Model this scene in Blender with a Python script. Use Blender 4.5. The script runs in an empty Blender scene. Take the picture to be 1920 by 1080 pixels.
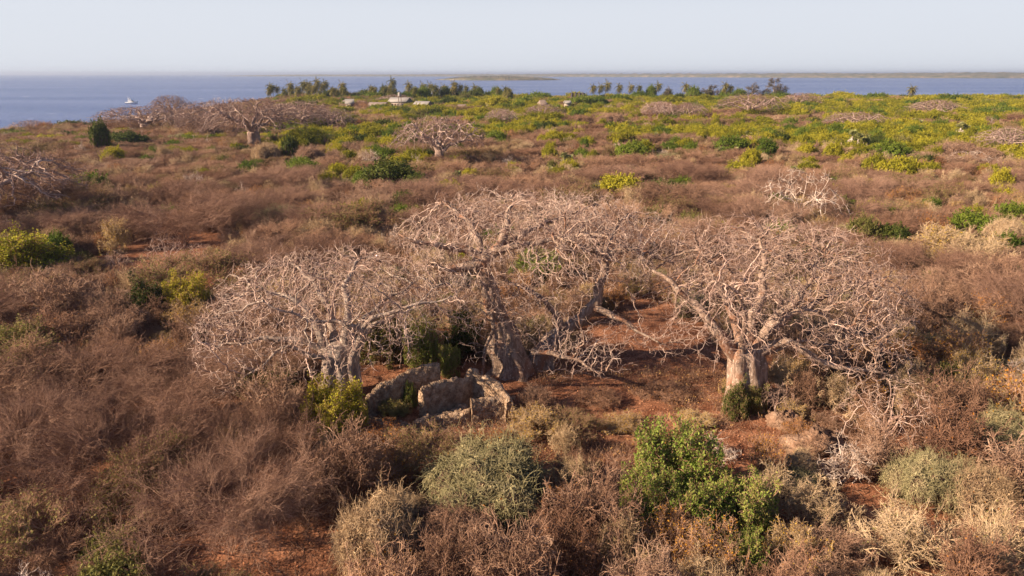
import bpy, math, random
import numpy as np
from math import radians, sin, cos, tan, pi

# ------------------------------------------------------------------ camera, light, exposure
SC = bpy.context.scene
COL = SC.collection
PITCH = radians(17.43)
CAM_Z = 20.0
FPX = 1280.0
cam_d = bpy.data.cameras.new("camera")
cam = bpy.data.objects.new("camera", cam_d)
COL.objects.link(cam)
cam.location = (0, 0, CAM_Z)
cam.rotation_euler = (pi / 2 - PITCH, 0, 0)
cam_d.lens = 24; cam_d.sensor_width = 36
cam_d.clip_start = 0.5; cam_d.clip_end = 150000
SC.camera = cam

SUN_EL, SUN_AZ = 26.0, -14.0           # sun low on the left, a touch beyond the trees
world = bpy.data.worlds.new("World"); SC.world = world
world.use_nodes = True
wn = world.node_tree.nodes; wl = world.node_tree.links
wn.clear()
sky = wn.new("ShaderNodeTexSky"); sky.sky_type = 'NISHITA'; sky.sun_disc = False
sky.sun_elevation = radians(SUN_EL); sky.sun_rotation = radians(-90 + SUN_AZ)
sky.air_density = 1.0; sky.dust_density = 1.0; sky.ozone_density = 2.5; sky.altitude = 30
tint = wn.new("ShaderNodeMix"); tint.data_type = 'RGBA'; tint.blend_type = 'MULTIPLY'
tint.inputs[0].default_value = 1.0
tint.inputs[7].default_value = (0.86, 0.84, 0.98, 1)
bg = wn.new("ShaderNodeBackground"); bg.inputs[1].default_value = 0.045
wo = wn.new("ShaderNodeOutputWorld")
# Nishita sky behind a thin pale veil of humid air that thickens towards the horizon, all the way round
geo_ = wn.new("ShaderNodeTexCoord"); sep = wn.new("ShaderNodeSeparateXYZ"); wl.new(geo_.outputs["Generated"], sep.inputs[0])
vr = wn.new("ShaderNodeValToRGB"); wl.new(sep.outputs[2], vr.inputs[0])
vr.color_ramp.interpolation = 'EASE'
vr.color_ramp.elements[0].position = 0.07; vr.color_ramp.elements[0].color = (.95, .95, .95, 1)
vr.color_ramp.elements[1].position = 0.23; vr.color_ramp.elements[1].color = (.03, .03, .03, 1)
veil = wn.new("ShaderNodeMix"); veil.data_type = 'RGBA'
wl.new(vr.outputs[0], veil.inputs[0]); wl.new(tint.outputs[2], veil.inputs[6]); veil.inputs[7].default_value = (6.35, 6.65, 7.25, 1)
wl.new(sky.outputs[0], tint.inputs[6]); wl.new(veil.outputs[2], bg.inputs[0]); wl.new(bg.outputs[0], wo.inputs[0])

sun_d = bpy.data.lights.new("sun", 'SUN'); sun_d.energy = 5.0; sun_d.angle = radians(0.6)
sun_d.color = (1.0, 0.78, 0.55)
sun = bpy.data.objects.new("sun", sun_d); COL.objects.link(sun)
from mathutils import Vector
e, a = radians(SUN_EL), radians(SUN_AZ)
sdir = Vector((-cos(e) * cos(a), cos(e) * sin(a), sin(e)))
sun.rotation_euler = sdir.to_track_quat('Z', 'Y').to_euler()
sun.location = (-60, 30, 60)
SC.view_settings.view_transform = 'Standard'
SC.view_settings.look = 'None'
SC.view_settings.exposure = 1.42
SC.view_settings.gamma = 1.0
SC.cycles.max_bounces = 4; SC.cycles.diffuse_bounces = 2; SC.cycles.glossy_bounces = 2
SC.cycles.transmission_bounces = 2; SC.cycles.volume_bounces = 0
SC.cycles.use_denoising = True
SC.cycles.denoiser = 'OPENIMAGEDENOISE'; SC.cycles.denoising_input_passes = 'RGB_ALBEDO_NORMAL'; SC.cycles.denoising_prefilter = 'ACCURATE'; SC.cycles.denoising_quality = 'HIGH'
SC.cycles.sample_clamp_indirect = 6

# ------------------------------------------------------------------ pixel <-> place helpers (photo pixels, 1920 x 1080)
rng = np.random.default_rng(7)
random.seed(7)
fw = np.array([0, cos(PITCH), -sin(PITCH)]); upv = np.array([0, sin(PITCH), cos(PITCH)])
def ray(px, py):
    return fw + np.array([(px - 960) / FPX, 0, 0]) + upv * ((540 - py) / FPX)
def P(px, py, Y):
    r = ray(px, py); return np.array([0, 0, CAM_Z]) + r * (Y / r[1])
def G(px, py, z=0.0):
    r = ray(px, py); return np.array([0, 0, CAM_Z]) + r * ((z - CAM_Z) / r[2])
def proj(x, y, z):
    dz = np.asarray(z) - CAM_Z
    d = np.asarray(y) * fw[1] + dz * fw[2]
    u = np.asarray(y) * upv[1] + dz * upv[2]
    return 960 + FPX * np.asarray(x) / d, 540 - FPX * u / d, d
def inpoly(x, y, poly):
    x = np.asarray(x, float); y = np.asarray(y, float); c = np.zeros(np.broadcast(x, y).shape, bool)
    n = len(poly); j = n - 1
    for i in range(n):
        xi, yi = poly[i]; xj, yj = poly[j]
        t = ((yi > y) != (yj > y)) & (x < (xj - xi) * (y - yi) / (yj - yi + 1e-12) + xi)
        c ^= t; j = i
    return c
def nrm(v):
    return v / (np.linalg.norm(v, axis=-1, keepdims=True) + 1e-9)
def sn(x, y, s=1.0, k=0):          # cheap smooth noise from sines, about -1..1
    x = np.asarray(x) * s; y = np.asarray(y) * s
    return (np.sin(x * 1.0 + 1.7 * k + 1.3 * np.sin(y * 0.7 + k)) + np.sin(y * 1.13 + 2.1 * k + 1.1 * np.sin(x * 0.83 - k))
            + 0.6 * np.sin((x + y) * 1.9 + k) + 0.5 * np.sin((x - y) * 2.3 + 3 * k)) / 3.1

SEA_Z = -5.0
LAND = [(-600, -400), (-520, 60), (-330, 175), (-245, 225), (-196, 252), (-182, 290), (-186, 350), (-200, 470), (-206, 575), (-150, 590),
        (-60, 560), (40, 545), (160, 535), (280, 545), (400, 560), (560, 575), (760, 600), (900, 500), (900, -400)]
def dist_edge(x, y):
    d = np.full(np.shape(x), 1e9)
    n = len(LAND)
    for i in range(n):
        ax, ay = LAND[i]; bx, by = LAND[(i + 1) % n]
        t = np.clip(((x - ax) * (bx - ax) + (y - ay) * (by - ay)) / ((bx - ax) ** 2 + (by - ay) ** 2), 0, 1)
        d = np.minimum(d, np.hypot(x - ax - t * (bx - ax), y - ay - t * (by - ay)))
    return np.where(inpoly(x, y, LAND), d, -d)
def ground_z(x, y):
    x = np.asarray(x, float); y = np.asarray(y, float)
    d = dist_edge(x, y) + 4 * sn(x, y, 0.09, 5)
    t = np.clip((d + 12) / 42, 0, 1); t = t * t * (3 - 2 * t)
    base = -7.5 + 7.5 * t
    far = np.clip((np.hypot(x, y) - 60) / 60, 0, 1)
    return base + (0.55 * sn(x, y, 0.055, 1) * far + 0.10 * sn(x, y, 0.6, 2) + 0.04 * sn(x, y, 2.1, 3)) * t

# ------------------------------------------------------------------ mesh helpers
class Geo:
    def __init__(s): s.V = []; s.Q = []; s.T = []; s.qm = []; s.tm = []; s.n = 0
    def quads(s, v, q, m=0):
        s.V.append(v); s.Q.append(q + s.n); s.qm.append(np.full(len(q), m)); s.n += len(v); return s
    def tris(s, v, t, m=0):
        s.V.append(v); s.T.append(t + s.n); s.tm.append(np.full(len(t), m)); s.n += len(v); return s
    def tube(s, Pn, R, sides=3, m=0, cap=False):
        Pn = np.asarray(Pn, float); R = np.asarray(R, float)
        if Pn.ndim == 2: Pn = Pn[None]; R = R[None]
        n, k, _ = Pn.shape
        t = np.empty_like(Pn); t[:, 1:-1] = Pn[:, 2:] - Pn[:, :-2]; t[:, 0] = Pn[:, 1] - Pn[:, 0]; t[:, -1] = Pn[:, -1] - Pn[:, -2]
        t = nrm(t)
        ref = nrm(rng.normal(size=(n, 3))) ; u = nrm(np.cross(t[:, 0], ref)); U = np.empty_like(Pn); U[:, 0] = u
        for i in range(1, k):
            u = nrm(u - t[:, i] * np.sum(u * t[:, i], 1, keepdims=True)); U[:, i] = u
        W = np.cross(t, U)
        ang = np.arange(sides) * 2 * pi / sides
        ring = Pn[:, :, None, :] + R[:, :, None, None] * (np.cos(ang)[None, None, :, None] * U[:, :, None, :] + np.sin(ang)[None, None, :, None] * W[:, :, None, :])
        v = ring.reshape(-1, 3)
        b = (np.arange(n)[:, None, None] * k + np.arange(k - 1)[None, :, None]) * sides
        j = np.arange(sides)[None, None, :]; j2 = (j + 1) % sides
        q = np.stack([b + j, b + j2, b + sides + j2, b + sides + j], -1).reshape(-1, 4)
        s.quads(v, q, m)
        if cap:
            for i in range(n):
                e = s.n - len(v) + (i * k + k - 1) * sides
                s.V.append(Pn[i, -1][None]); s.n += 1
                s.T.append(np.array([[e + a, e + (a + 1) % sides, s.n - 1] for a in range(sides)])); s.tm.append(np.full(sides, m))
        return s
    def leaves(s, C, N, size, aspect=1.8, m=0):
        n = len(C); N = nrm(N); r = nrm(rng.normal(size=(n, 3))); u = nrm(np.cross(N, r)); w = np.cross(N, u)
        size = np.broadcast_to(size, (n,))[:, None]
        a = C - u * size * aspect / 2; b = C + w * size / 2 + N * size * 0.12; c = C + u * size * aspect / 2; d = C - w * size / 2 + N * size * 0.12
        v = np.stack([a, b, c, d], 1).reshape(-1, 3)
        q = np.arange(n)[:, None] * 4 + np.arange(4)[None]
        return s.quads(v, q, m)
    def box(s, lo, hi, m=0):
        x0, y0, z0 = lo; x1, y1, z1 = hi
        v = np.array([(x0, y0, z0), (x1, y0, z0), (x1, y1, z0), (x0, y1, z0), (x0, y0, z1), (x1, y0, z1), (x1, y1, z1), (x0, y1, z1)], float)
        q = np.array([(0, 3, 2, 1), (4, 5, 6, 7), (0, 1, 5, 4), (1, 2, 6, 5), (2, 3, 7, 6), (3, 0, 4, 7)])
        return s.quads(v, q, m)
    def mesh(s, name, mats, smooth=False):
        V = np.concatenate(s.V).astype(np.float32)
        Q = np.concatenate(s.Q) if s.Q else np.zeros((0, 4), int); T = np.concatenate(s.T) if s.T else np.zeros((0, 3), int)
        me = bpy.data.meshes.new(name)
        me.vertices.add(len(V)); me.vertices.foreach_set("co", V.ravel())
        nl = Q.size + T.size
        me.loops.add(nl); me.loops.foreach_set("vertex_index", np.concatenate([Q.ravel(), T.ravel()]).astype(np.int32))
        nf = len(Q) + len(T); me.polygons.add(nf)
        ls = np.concatenate([np.arange(len(Q)) * 4, Q.size + np.arange(len(T)) * 3]).astype(np.int32)
        me.polygons.foreach_set("loop_start", ls)
        mi = np.concatenate([np.concatenate(s.qm) if s.qm else np.zeros(0), np.concatenate(s.tm) if s.tm else np.zeros(0)]).astype(np.int32)
        me.polygons.foreach_set("material_index", mi)
        if smooth: me.polygons.foreach_set("use_smooth", np.ones(nf, bool))
        for mt in (mats if isinstance(mats, (list, tuple)) else [mats]): me.materials.append(mt)
        me.update(calc_edges=True); me.validate()
        return me

def tag(o, label=None, cat=None, group=None, kind=None):
    if label: o["label"] = label
    if cat: o["category"] = cat
    if group: o["group"] = group
    if kind: o["kind"] = kind
    return o
def link(name, me, parent=None, loc=(0, 0, 0), rz=0.0, sc=(1, 1, 1)):
    o = bpy.data.objects.new(name, me); COL.objects.link(o)
    o.location = loc; o.rotation_euler = (0, 0, rz); o.scale = sc
    if parent: o.parent = parent
    return o

# ------------------------------------------------------------------ materials
def principled(m, rough=0.9):
    nt = m.node_tree; b = nt.nodes["Principled BSDF"]; b.inputs["Roughness"].default_value = rough
    b.inputs["Specular IOR Level"].default_value = 0.15
    return nt, b
def plant_mat(name, cols, scale=1.2, rnd=0.6, rough=0.9, trans=0.0, fine=9.0):
    """colour from per-plant random + noise, over a ramp of the plant's own colours"""
    m = bpy.data.materials.new(name); m.use_nodes = True; nt, b = principled(m, rough); N = nt.nodes; L = nt.links
    oi = N.new("ShaderNodeObjectInfo"); tc = N.new("ShaderNodeTexCoord")
    n1 = N.new("ShaderNodeTexNoise"); n1.inputs["Scale"].default_value = scale; n1.inputs["Detail"].default_value = 2
    n2 = N.new("ShaderNodeTexNoise"); n2.inputs["Scale"].default_value = fine; n2.inputs["Detail"].default_value = 1
    L.new(tc.outputs["Object"], n1.inputs["Vector"]); L.new(tc.outputs["Object"], n2.inputs["Vector"])
    m1 = N.new("ShaderNodeMath"); m1.operation = 'MULTIPLY_ADD'; L.new(oi.outputs["Random"], m1.inputs[0]); m1.inputs[1].default_value = rnd; m1.inputs[2].default_value = -rnd / 2
    m2 = N.new("ShaderNodeMath"); m2.operation = 'MULTIPLY_ADD'; L.new(n1.outputs[0], m2.inputs[0]); m2.inputs[1].default_value = 1.3; m2.inputs[2].default_value = -0.65
    m3 = N.new("ShaderNodeMath"); m3.operation = 'MULTIPLY_ADD'; L.new(n2.outputs[0], m3.inputs[0]); m3.inputs[1].default_value = 1.6; m3.inputs[2].default_value = -0.3
    s1 = N.new("ShaderNodeMath"); L.new(m1.outputs[0], s1.inputs[0]); L.new(m2.outputs[0], s1.inputs[1])
    s2 = N.new("ShaderNodeMath"); L.new(s1.outputs[0], s2.inputs[0]); L.new(m3.outputs[0], s2.inputs[1])
    cr = N.new("ShaderNodeValToRGB"); L.new(s2.outputs[0], cr.inputs[0])
    el = cr.color_ramp.elements
    while len(el) < len(cols): el.new(0.5)
    for i, c in enumerate(cols):
        el[i].position = 0.1 + 0.8 * i / (len(cols) - 1); el[i].color = (*c, 1)
    L.new(cr.outputs[0], b.inputs["Base Color"])
    if trans:
        tr = N.new("ShaderNodeBsdfTranslucent"); mx = N.new("ShaderNodeMixShader"); mx.inputs[0].default_value = trans
        L.new(cr.outputs[0], tr.inputs[0]); L.new(b.outputs[0], mx.inputs[1]); L.new(tr.outputs[0], mx.inputs[2])
        L.new(mx.outputs[0], N["Material Output"].inputs[0])
    return m
M = {}
def bark_mat(name, cols, streak=1.0):
    m = bpy.data.materials.new(name); m.use_nodes = True; nt, b = principled(m, .88); N = nt.nodes; L = nt.links
    tc = N.new("ShaderNodeTexCoord"); mp = N.new("ShaderNodeMapping"); mp.inputs["Scale"].default_value = (3.2, 3.2, .7); L.new(tc.outputs["Object"], mp.inputs[0])
    n1 = N.new("ShaderNodeTexNoise"); n1.inputs["Scale"].default_value = 1.5; n1.inputs["Detail"].default_value = 9; n1.inputs["Roughness"].default_value = .7; L.new(mp.outputs[0], n1.inputs["Vector"])
    n2 = N.new("ShaderNodeTexNoise"); n2.inputs["Scale"].default_value = .8; n2.inputs["Detail"].default_value = 4; L.new(tc.outputs["Object"], n2.inputs["Vector"])
    n3 = N.new("ShaderNodeTexNoise"); n3.inputs["Scale"].default_value = 6; n3.inputs["Detail"].default_value = 4; L.new(tc.outputs["Object"], n3.inputs["Vector"])
    cr = N.new("ShaderNodeValToRGB"); L.new(n1.outputs[0], cr.inputs[0]); el = cr.color_ramp.elements
    while len(el) < 3: el.new(.5)
    for i_, c_ in enumerate(cols[:3]): el[i_].position = (.33, .5, .66)[i_]; el[i_].color = (*c_, 1)
    r2 = N.new("ShaderNodeValToRGB"); r2.color_ramp.elements[0].position = .52; r2.color_ramp.elements[0].color = (0, 0, 0, 1); r2.color_ramp.elements[1].position = .66; r2.color_ramp.elements[1].color = (.75, .75, .75, 1); L.new(n2.outputs[0], r2.inputs[0])
    mx = N.new("ShaderNodeMix"); mx.data_type = 'RGBA'; L.new(r2.outputs[0], mx.inputs[0]); L.new(cr.outputs[0], mx.inputs[6]); mx.inputs[7].default_value = (*cols[3], 1)
    r3 = N.new("ShaderNodeValToRGB"); r3.color_ramp.elements[0].position = .62; r3.color_ramp.elements[0].color = (0, 0, 0, 1); r3.color_ramp.elements[1].position = .68; r3.color_ramp.elements[1].color = (.8, .8, .8, 1); L.new(n3.outputs[0], r3.inputs[0])
    m2 = N.new("ShaderNodeMix"); m2.data_type = 'RGBA'; L.new(r3.outputs[0], m2.inputs[0]); L.new(mx.outputs[2], m2.inputs[6]); m2.inputs[7].default_value = (*cols[4], 1); L.new(m2.outputs[2], b.inputs["Base Color"])
    bp = N.new("ShaderNodeBump"); bp.inputs["Strength"].default_value = 1; bp.inputs["Distance"].default_value = .10; L.new(n1.outputs[0], bp.inputs["Height"]); L.new(bp.outputs[0], b.inputs["Normal"]); return m
M['bark'] = bark_mat('pale_baobab_bark', [(.15, .105, .085), (.30, .235, .195), (.46, .385, .33), (.22, .15, .115), (.58, .50, .43)])
M['twig_pale'] = plant_mat("pale_baobab_twigs", [(.25, .155, .125), (.40, .275, .225), (.54, .41, .34)], .7, .3, fine=3)
M['bark_mid'] = bark_mat('mottled_baobab_bark', [(.11, .07, .052), (.25, .175, .135), (.42, .32, .26), (.23, .10, .055), (.56, .48, .41)])
M['twig_mid'] = plant_mat('brownish_baobab_twigs', [(.26, .17, .14), (.41, .29, .24), (.56, .44, .37)], .7, .3, fine=3)
M['bark_far'] = plant_mat('far_bark', [(.22, .15, .12), (.36, .26, .22), (.48, .37, .32)], .4, .4)
M['twig_white'] = plant_mat("bleached_twigs", [(.34, .25, .20), (.48, .38, .32), (.60, .50, .44)], .7, .2, fine=4)
M['twig_far'] = plant_mat("far_baobab_twigs", [(.14, .085, .075), (.22, .14, .12), (.31, .21, .18)], .4, .4, fine=2)
M['mauve'] = plant_mat("mauve_brown_twigs", [(.15, .082, .054), (.275, .165, .112), (.41, .275, .195)], .9, .5)
M['rust'] = plant_mat("reddish_brown_twigs", [(.145, .076, .05), (.27, .152, .10), (.42, .265, .175)], .9, .6)
M['tan'] = plant_mat("straw_tan_vines", [(.26, .17, .10), (.42, .30, .18), (.54, .40, .26)], .9, .5)
M['straw_green'] = plant_mat("grey_green_straw_vines", [(.16, .14, .07), (.28, .25, .13), (.42, .34, .20)], .7, .3)
M['umber'] = plant_mat('umber_twigs', [(.135, .072, .052), (.255, .148, .105), (.375, .24, .175)], .6, .4)
M['brown_core'] = plant_mat("dark_stems_and_gap_shade", [(.07, .04, .028), (.12, .07, .05)], 1.2, .3)  # stem brown, kept dark so bush cores paint shade into the gaps
M['yg'] = plant_mat("yellow_green_leaves", [(.11, .125, .012), (.27, .255, .02), (.44, .385, .035)], .8, .5, .7, .3)
M['green'] = plant_mat("mid_green_leaves", [(.055, .095, .012), (.12, .17, .02), (.22, .26, .035)], .8, .4, .7, .3)
M['green_near'] = plant_mat('fresh_green_leaves', [(.07, .12, .016), (.15, .21, .03), (.26, .32, .07), (.34, .28, .08)], 1.1, .3, .75, .3, fine=14)
M['yg_near'] = plant_mat('fresh_yellow_green_leaves', [(.11, .13, .012), (.28, .27, .02), (.46, .41, .04), (.42, .31, .06)], 1.0, .3, .75, .3, fine=14)
M['dark'] = plant_mat("dark_green_leaves", [(.03, .05, .012), (.07, .095, .018), (.13, .14, .026)], .8, .4, .7, .25)
M['olive'] = plant_mat("olive_leaves", [(.11, .11, .03), (.19, .18, .05), (.27, .24, .08)], .8, .5, .8, .25)
M['orange'] = plant_mat("orange_leaves", [(.36, .12, .02), (.52, .22, .025), (.56, .32, .04)], .9, .5, .8, .3)
M['gold'] = plant_mat("golden_leaves", [(.34, .19, .03), (.48, .30, .045), (.50, .38, .08)], .9, .5, .8, .3)
M['fanleaf'] = plant_mat("palm_fan_leaves", [(.12, .14, .05), (.24, .25, .09), (.32, .3, .14)], .9, .3, .6, .15)
M['deadfan'] = plant_mat("dead_grey_fans", [(.24, .18, .15), (.42, .34, .30), (.60, .52, .47)], .9, .3)
M['frond'] = plant_mat("coconut_fronds", [(.05, .06, .012), (.12, .11, .025), (.24, .18, .05)], .5, .4, .6, .2)
M['ptrunk'] = plant_mat("palm_trunk", [(.2, .15, .12), (.34, .27, .22)], .9, .3)
M['casu'] = plant_mat("casuarina_needles", [(.06, .055, .04), (.12, .10, .08), (.18, .14, .12)], .3, .3)
M['litter'] = plant_mat("fallen_leaves", [(.16, .06, .035), (.30, .13, .07), (.45, .22, .12), (.5, .3, .18)], 2, 0, fine=14)
M['grass'] = plant_mat("dry_yellow_grass", [(.36, .16, .06), (.46, .25, .09), (.48, .34, .12)], .2, 0, fine=3)

def noise_mat(name, stops, scale=1.0, detail=6, rough=0.95, bump=0.0, bscale=None, coord="Object", spec=.15):
    m = bpy.data.materials.new(name); m.use_nodes = True; nt, b = principled(m, rough); N = nt.nodes; L = nt.links
    b.inputs["Specular IOR Level"].default_value = spec
    tc = N.new("ShaderNodeTexCoord"); n1 = N.new("ShaderNodeTexNoise"); n1.inputs["Scale"].default_value = scale; n1.inputs["Detail"].default_value = detail
    n1.inputs["Roughness"].default_value = .65
    L.new(tc.outputs[coord], n1.inputs["Vector"]); cr = N.new("ShaderNodeValToRGB"); L.new(n1.outputs[0], cr.inputs[0])
    el = cr.color_ramp.elements
    while len(el) < len(stops): el.new(.5)
    for i, (p, c) in enumerate(stops): el[i].position = p; el[i].color = (*c, 1)
    L.new(cr.outputs[0], b.inputs["Base Color"])
    if bump:
        n2 = N.new("ShaderNodeTexNoise"); n2.inputs["Scale"].default_value = bscale or scale * 6; n2.inputs["Detail"].default_value = 5
        bp = N.new("ShaderNodeBump"); bp.inputs["Strength"].default_value = bump; bp.inputs["Distance"].default_value = .1
        L.new(tc.outputs[coord], n2.inputs["Vector"]); L.new(n2.outputs[0], bp.inputs["Height"]); L.new(bp.outputs[0], b.inputs["Normal"])
    return m
M['coral'] = noise_mat("coral_stone", [(.3, (.16, .10, .065)), (.45, (.31, .205, .135)), (.55, (.42, .295, .20)), (.7, (.55, .42, .31))], 3.2, 12, .95, 1.0, 14)
M['rock'] = noise_mat("rubble_rock", [(.3, (.12, .07, .045)), (.5, (.23, .14, .095)), (.7, (.36, .25, .18))], 1.6, 9, .95, .8, 7)

for k_, sc_ in (('coral', 4.4), ('rock', 2.6)):
    nt = M[k_].node_tree; N = nt.nodes; L = nt.links; b = N["Principled BSDF"]; old = b.inputs["Normal"].links[0].from_node
    tc = N.new("ShaderNodeTexCoord"); nd = N.new("ShaderNodeTexNoise"); nd.inputs["Scale"].default_value = 3; nd.inputs["Detail"].default_value = 3; L.new(tc.outputs["Object"], nd.inputs["Vector"])
    va = N.new("ShaderNodeVectorMath"); va.operation = 'MULTIPLY_ADD'; L.new(nd.outputs[1], va.inputs[0]); va.inputs[1].default_value = (.25, .25, .25); L.new(tc.outputs["Object"], va.inputs[2])
    vo = N.new("ShaderNodeTexVoronoi"); vo.feature = 'DISTANCE_TO_EDGE'; vo.inputs["Scale"].default_value = sc_; L.new(va.outputs[0], vo.inputs["Vector"])
    mr = N.new("ShaderNodeMapRange"); mr.inputs[1].default_value = 0; mr.inputs[2].default_value = .16; L.new(vo.outputs[0], mr.inputs[0])
    bp = N.new("ShaderNodeBump"); bp.inputs["Strength"].default_value = .5; bp.inputs["Distance"].default_value = .09; L.new(mr.outputs[0], bp.inputs["Height"]); L.new(old.outputs[0], bp.inputs["Normal"]); L.new(bp.outputs[0], b.inputs["Normal"])
    src = b.inputs["Base Color"].links[0].from_socket; mj = N.new("ShaderNodeMix"); mj.data_type = 'RGBA'; mj.blend_type = 'MULTIPLY'; mj.inputs[0].default_value = .14; L.new(src, mj.inputs[6]); L.new(mr.outputs[0], mj.inputs[7]); L.new(mj.outputs[2], b.inputs["Base Color"])

# ground: red-brown soil, paler trodden patches, leaf speckle, small scrub-coloured wear
m = bpy.data.materials.new("red_soil"); m.use_nodes = True; nt, b = principled(m, .97); N = nt.nodes; L = nt.links
tc = N.new("ShaderNodeTexCoord")
def nz(scale, det):
    n = N.new("ShaderNodeTexNoise"); n.inputs["Scale"].default_value = scale; n.inputs["Detail"].default_value = det; L.new(tc.outputs["Object"], n.inputs["Vector"]); return n
na, nb, nc = nz(.09, 4), nz(.9, 6), nz(9, 6)
ra = N.new("ShaderNodeValToRGB"); ra.color_ramp.elements[0].position = .35; ra.color_ramp.elements[0].color = (.15, .058, .030, 1); ra.color_ramp.elements[1].position = .65; ra.color_ramp.elements[1].color = (.33, .16, .092, 1)
L.new(nb.outputs[0], ra.inputs[0])
rc = N.new("ShaderNodeValToRGB"); rc.color_ramp.elements[0].position = .38; rc.color_ramp.elements[0].color = (.5, .45, .42, 1); rc.color_ramp.elements[1].position = .62; rc.color_ramp.elements[1].color = (1.25, 1.2, 1.15, 1)
L.new(nc.outputs[0], rc.inputs[0])
mm = N.new("ShaderNodeMix"); mm.data_type = 'RGBA'; mm.blend_type = 'MULTIPLY'; mm.inputs[0].default_value = .8
L.new(ra.outputs[0], mm.inputs[6]); L.new(rc.outputs[0], mm.inputs[7]); L.new(mm.outputs[2], b.inputs["Base Color"])
bp = N.new("ShaderNodeBump"); bp.inputs["Strength"].default_value = .7; bp.inputs["Distance"].default_value = .12
L.new(nc.outputs[0], bp.inputs["Height"]); L.new(bp.outputs[0], b.inputs["Normal"]); M['soil'] = m

# sea
m = bpy.data.materials.new("sea_water"); m.use_nodes = True; nt, b = principled(m, .22); N = nt.nodes; L = nt.links
b.inputs["Specular IOR Level"].default_value = .5; b.inputs["IOR"].default_value = 1.33
tc = N.new("ShaderNodeTexCoord"); mp = N.new("ShaderNodeMapping"); mp.inputs["Scale"].default_value = (.5, 1, 1); L.new(tc.outputs["Object"], mp.inputs[0])
def wz(scale, det, src):
    n = N.new("ShaderNodeTexNoise"); n.inputs["Scale"].default_value = scale; n.inputs["Detail"].default_value = det; L.new(src, n.inputs["Vector"]); return n
w1, w2 = wz(.16, 6, mp.outputs[0]), wz(.9, 4, mp.outputs[0])
ad = N.new("ShaderNodeMath"); ad.operation = 'MULTIPLY_ADD'; L.new(w2.outputs[0], ad.inputs[0]); ad.inputs[1].default_value = .25; L.new(w1.outputs[0], ad.inputs[2])
bp = N.new("ShaderNodeBump"); bp.inputs["Strength"].default_value = 1.0; bp.inputs["Distance"].default_value = 3.0
L.new(ad.outputs[0], bp.inputs["Height"]); L.new(bp.outputs[0], b.inputs["Normal"])
mp2 = N.new("ShaderNodeMapping"); mp2.inputs["Scale"].default_value = (.25, 1, 1); L.new(tc.outputs["Object"], mp2.inputs[0])
w3 = wz(.006, 5, mp2.outputs[0]); r3 = N.new("ShaderNodeValToRGB")
r3.color_ramp.elements[0].position = .38; r3.color_ramp.elements[0].color = (.03, .055, .19, 1)
r3.color_ramp.elements[1].position = .62; r3.color_ramp.elements[1].color = (.09, .12, .27, 1); L.new(w3.outputs[0], r3.inputs[0])
mp3 = N.new("ShaderNodeMapping"); mp3.inputs["Scale"].default_value = (.4, 1, 1); L.new(tc.outputs["Object"], mp3.inputs[0])
w4 = wz(.11, 3, mp3.outputs[0]); r4 = N.new("ShaderNodeValToRGB"); r4.color_ramp.elements[0].position = .70; r4.color_ramp.elements[0].color = (0, 0, 0, 1); r4.color_ramp.elements[1].position = .74; r4.color_ramp.elements[1].color = (1, 1, 1, 1)
L.new(w4.outputs[0], r4.inputs[0])
mf = N.new("ShaderNodeMix"); mf.data_type = 'RGBA'; L.new(r4.outputs[0], mf.inputs[0]); L.new(r3.outputs[0], mf.inputs[6]); mf.inputs[7].default_value = (.75, .75, .78, 1)
L.new(mf.outputs[2], b.inputs["Base Color"]); M['sea'] = m

def flat_mat(name, c, rough=.5, metal=0):
    m = bpy.data.materials.new(name); m.use_nodes = True; nt, b = principled(m, rough)
    N = nt.nodes; L = nt.links; tc = N.new("ShaderNodeTexCoord"); n = N.new("ShaderNodeTexNoise"); n.inputs["Scale"].default_value = 1.5; n.inputs["Detail"].default_value = 5
    L.new(tc.outputs["Object"], n.inputs["Vector"]); cr = N.new("ShaderNodeValToRGB"); L.new(n.outputs[0], cr.inputs[0])
    cr.color_ramp.elements[0].position = .3; cr.color_ramp.elements[0].color = tuple(x * .8 for x in c) + (1,); cr.color_ramp.elements[1].position = .6; cr.color_ramp.elements[1].color = (*c, 1)
    L.new(cr.outputs[0], b.inputs["Base Color"]); b.inputs["Metallic"].default_value = metal; return m
M['white'] = flat_mat("white_gelcoat", (.85, .85, .83), .3)
M['glass'] = flat_mat("dark_glass", (.03, .035, .04), .1)
M['roof_white'] = flat_mat("pale_sheet_roof", (.27, .25, .235), .6)
M['roof_grey'] = flat_mat("weathered_roof", (.24, .19, .165), .85)
M['thatch'] = noise_mat("palm_thatch", [(.3, (.15, .11, .09)), (.7, (.27, .21, .18))], 2, 5)
M['plaster'] = flat_mat("cream_plaster", (.3, .25, .21), .9)
M['tank'] = flat_mat("black_tank_plastic", (.05, .04, .045), .6)

# ------------------------------------------------------------------ ground, sea, far shore, haze
def graded(lo, hi, c, near, n):
    t = np.linspace(-1, 1, n); s = np.sinh(t * 3.2) / np.sinh(3.2)
    return np.where(s < 0, c + s * (c - lo), c + s * (hi - c))
xs = graded(-900, 1200, 0, 1, 300); ys = graded(-300, 760, 42, 1, 330)
X, Y = np.meshgrid(xs, ys)
Z = ground_z(X, Y)
V = np.stack([X, Y, Z], -1).reshape(-1, 3); nx, ny = len(xs), len(ys)
i = (np.arange(ny - 1)[:, None] * nx + np.arange(nx - 1)[None]).ravel()
g = Geo().quads(V, np.stack([i, i + 1, i + 1 + nx, i + nx], 1))
tag(link("ground", g.mesh("ground", M['soil'], True)), kind="structure")
g = Geo().quads(np.array([(-60000, -3000, 0), (60000, -3000, 0), (60000, 70000, 0), (-60000, 70000, 0)], float), np.array([[0, 1, 2, 3]]))
tag(link("sea", g.mesh("sea", M['sea']), loc=(0, 0, SEA_Z)), kind="structure")

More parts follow.
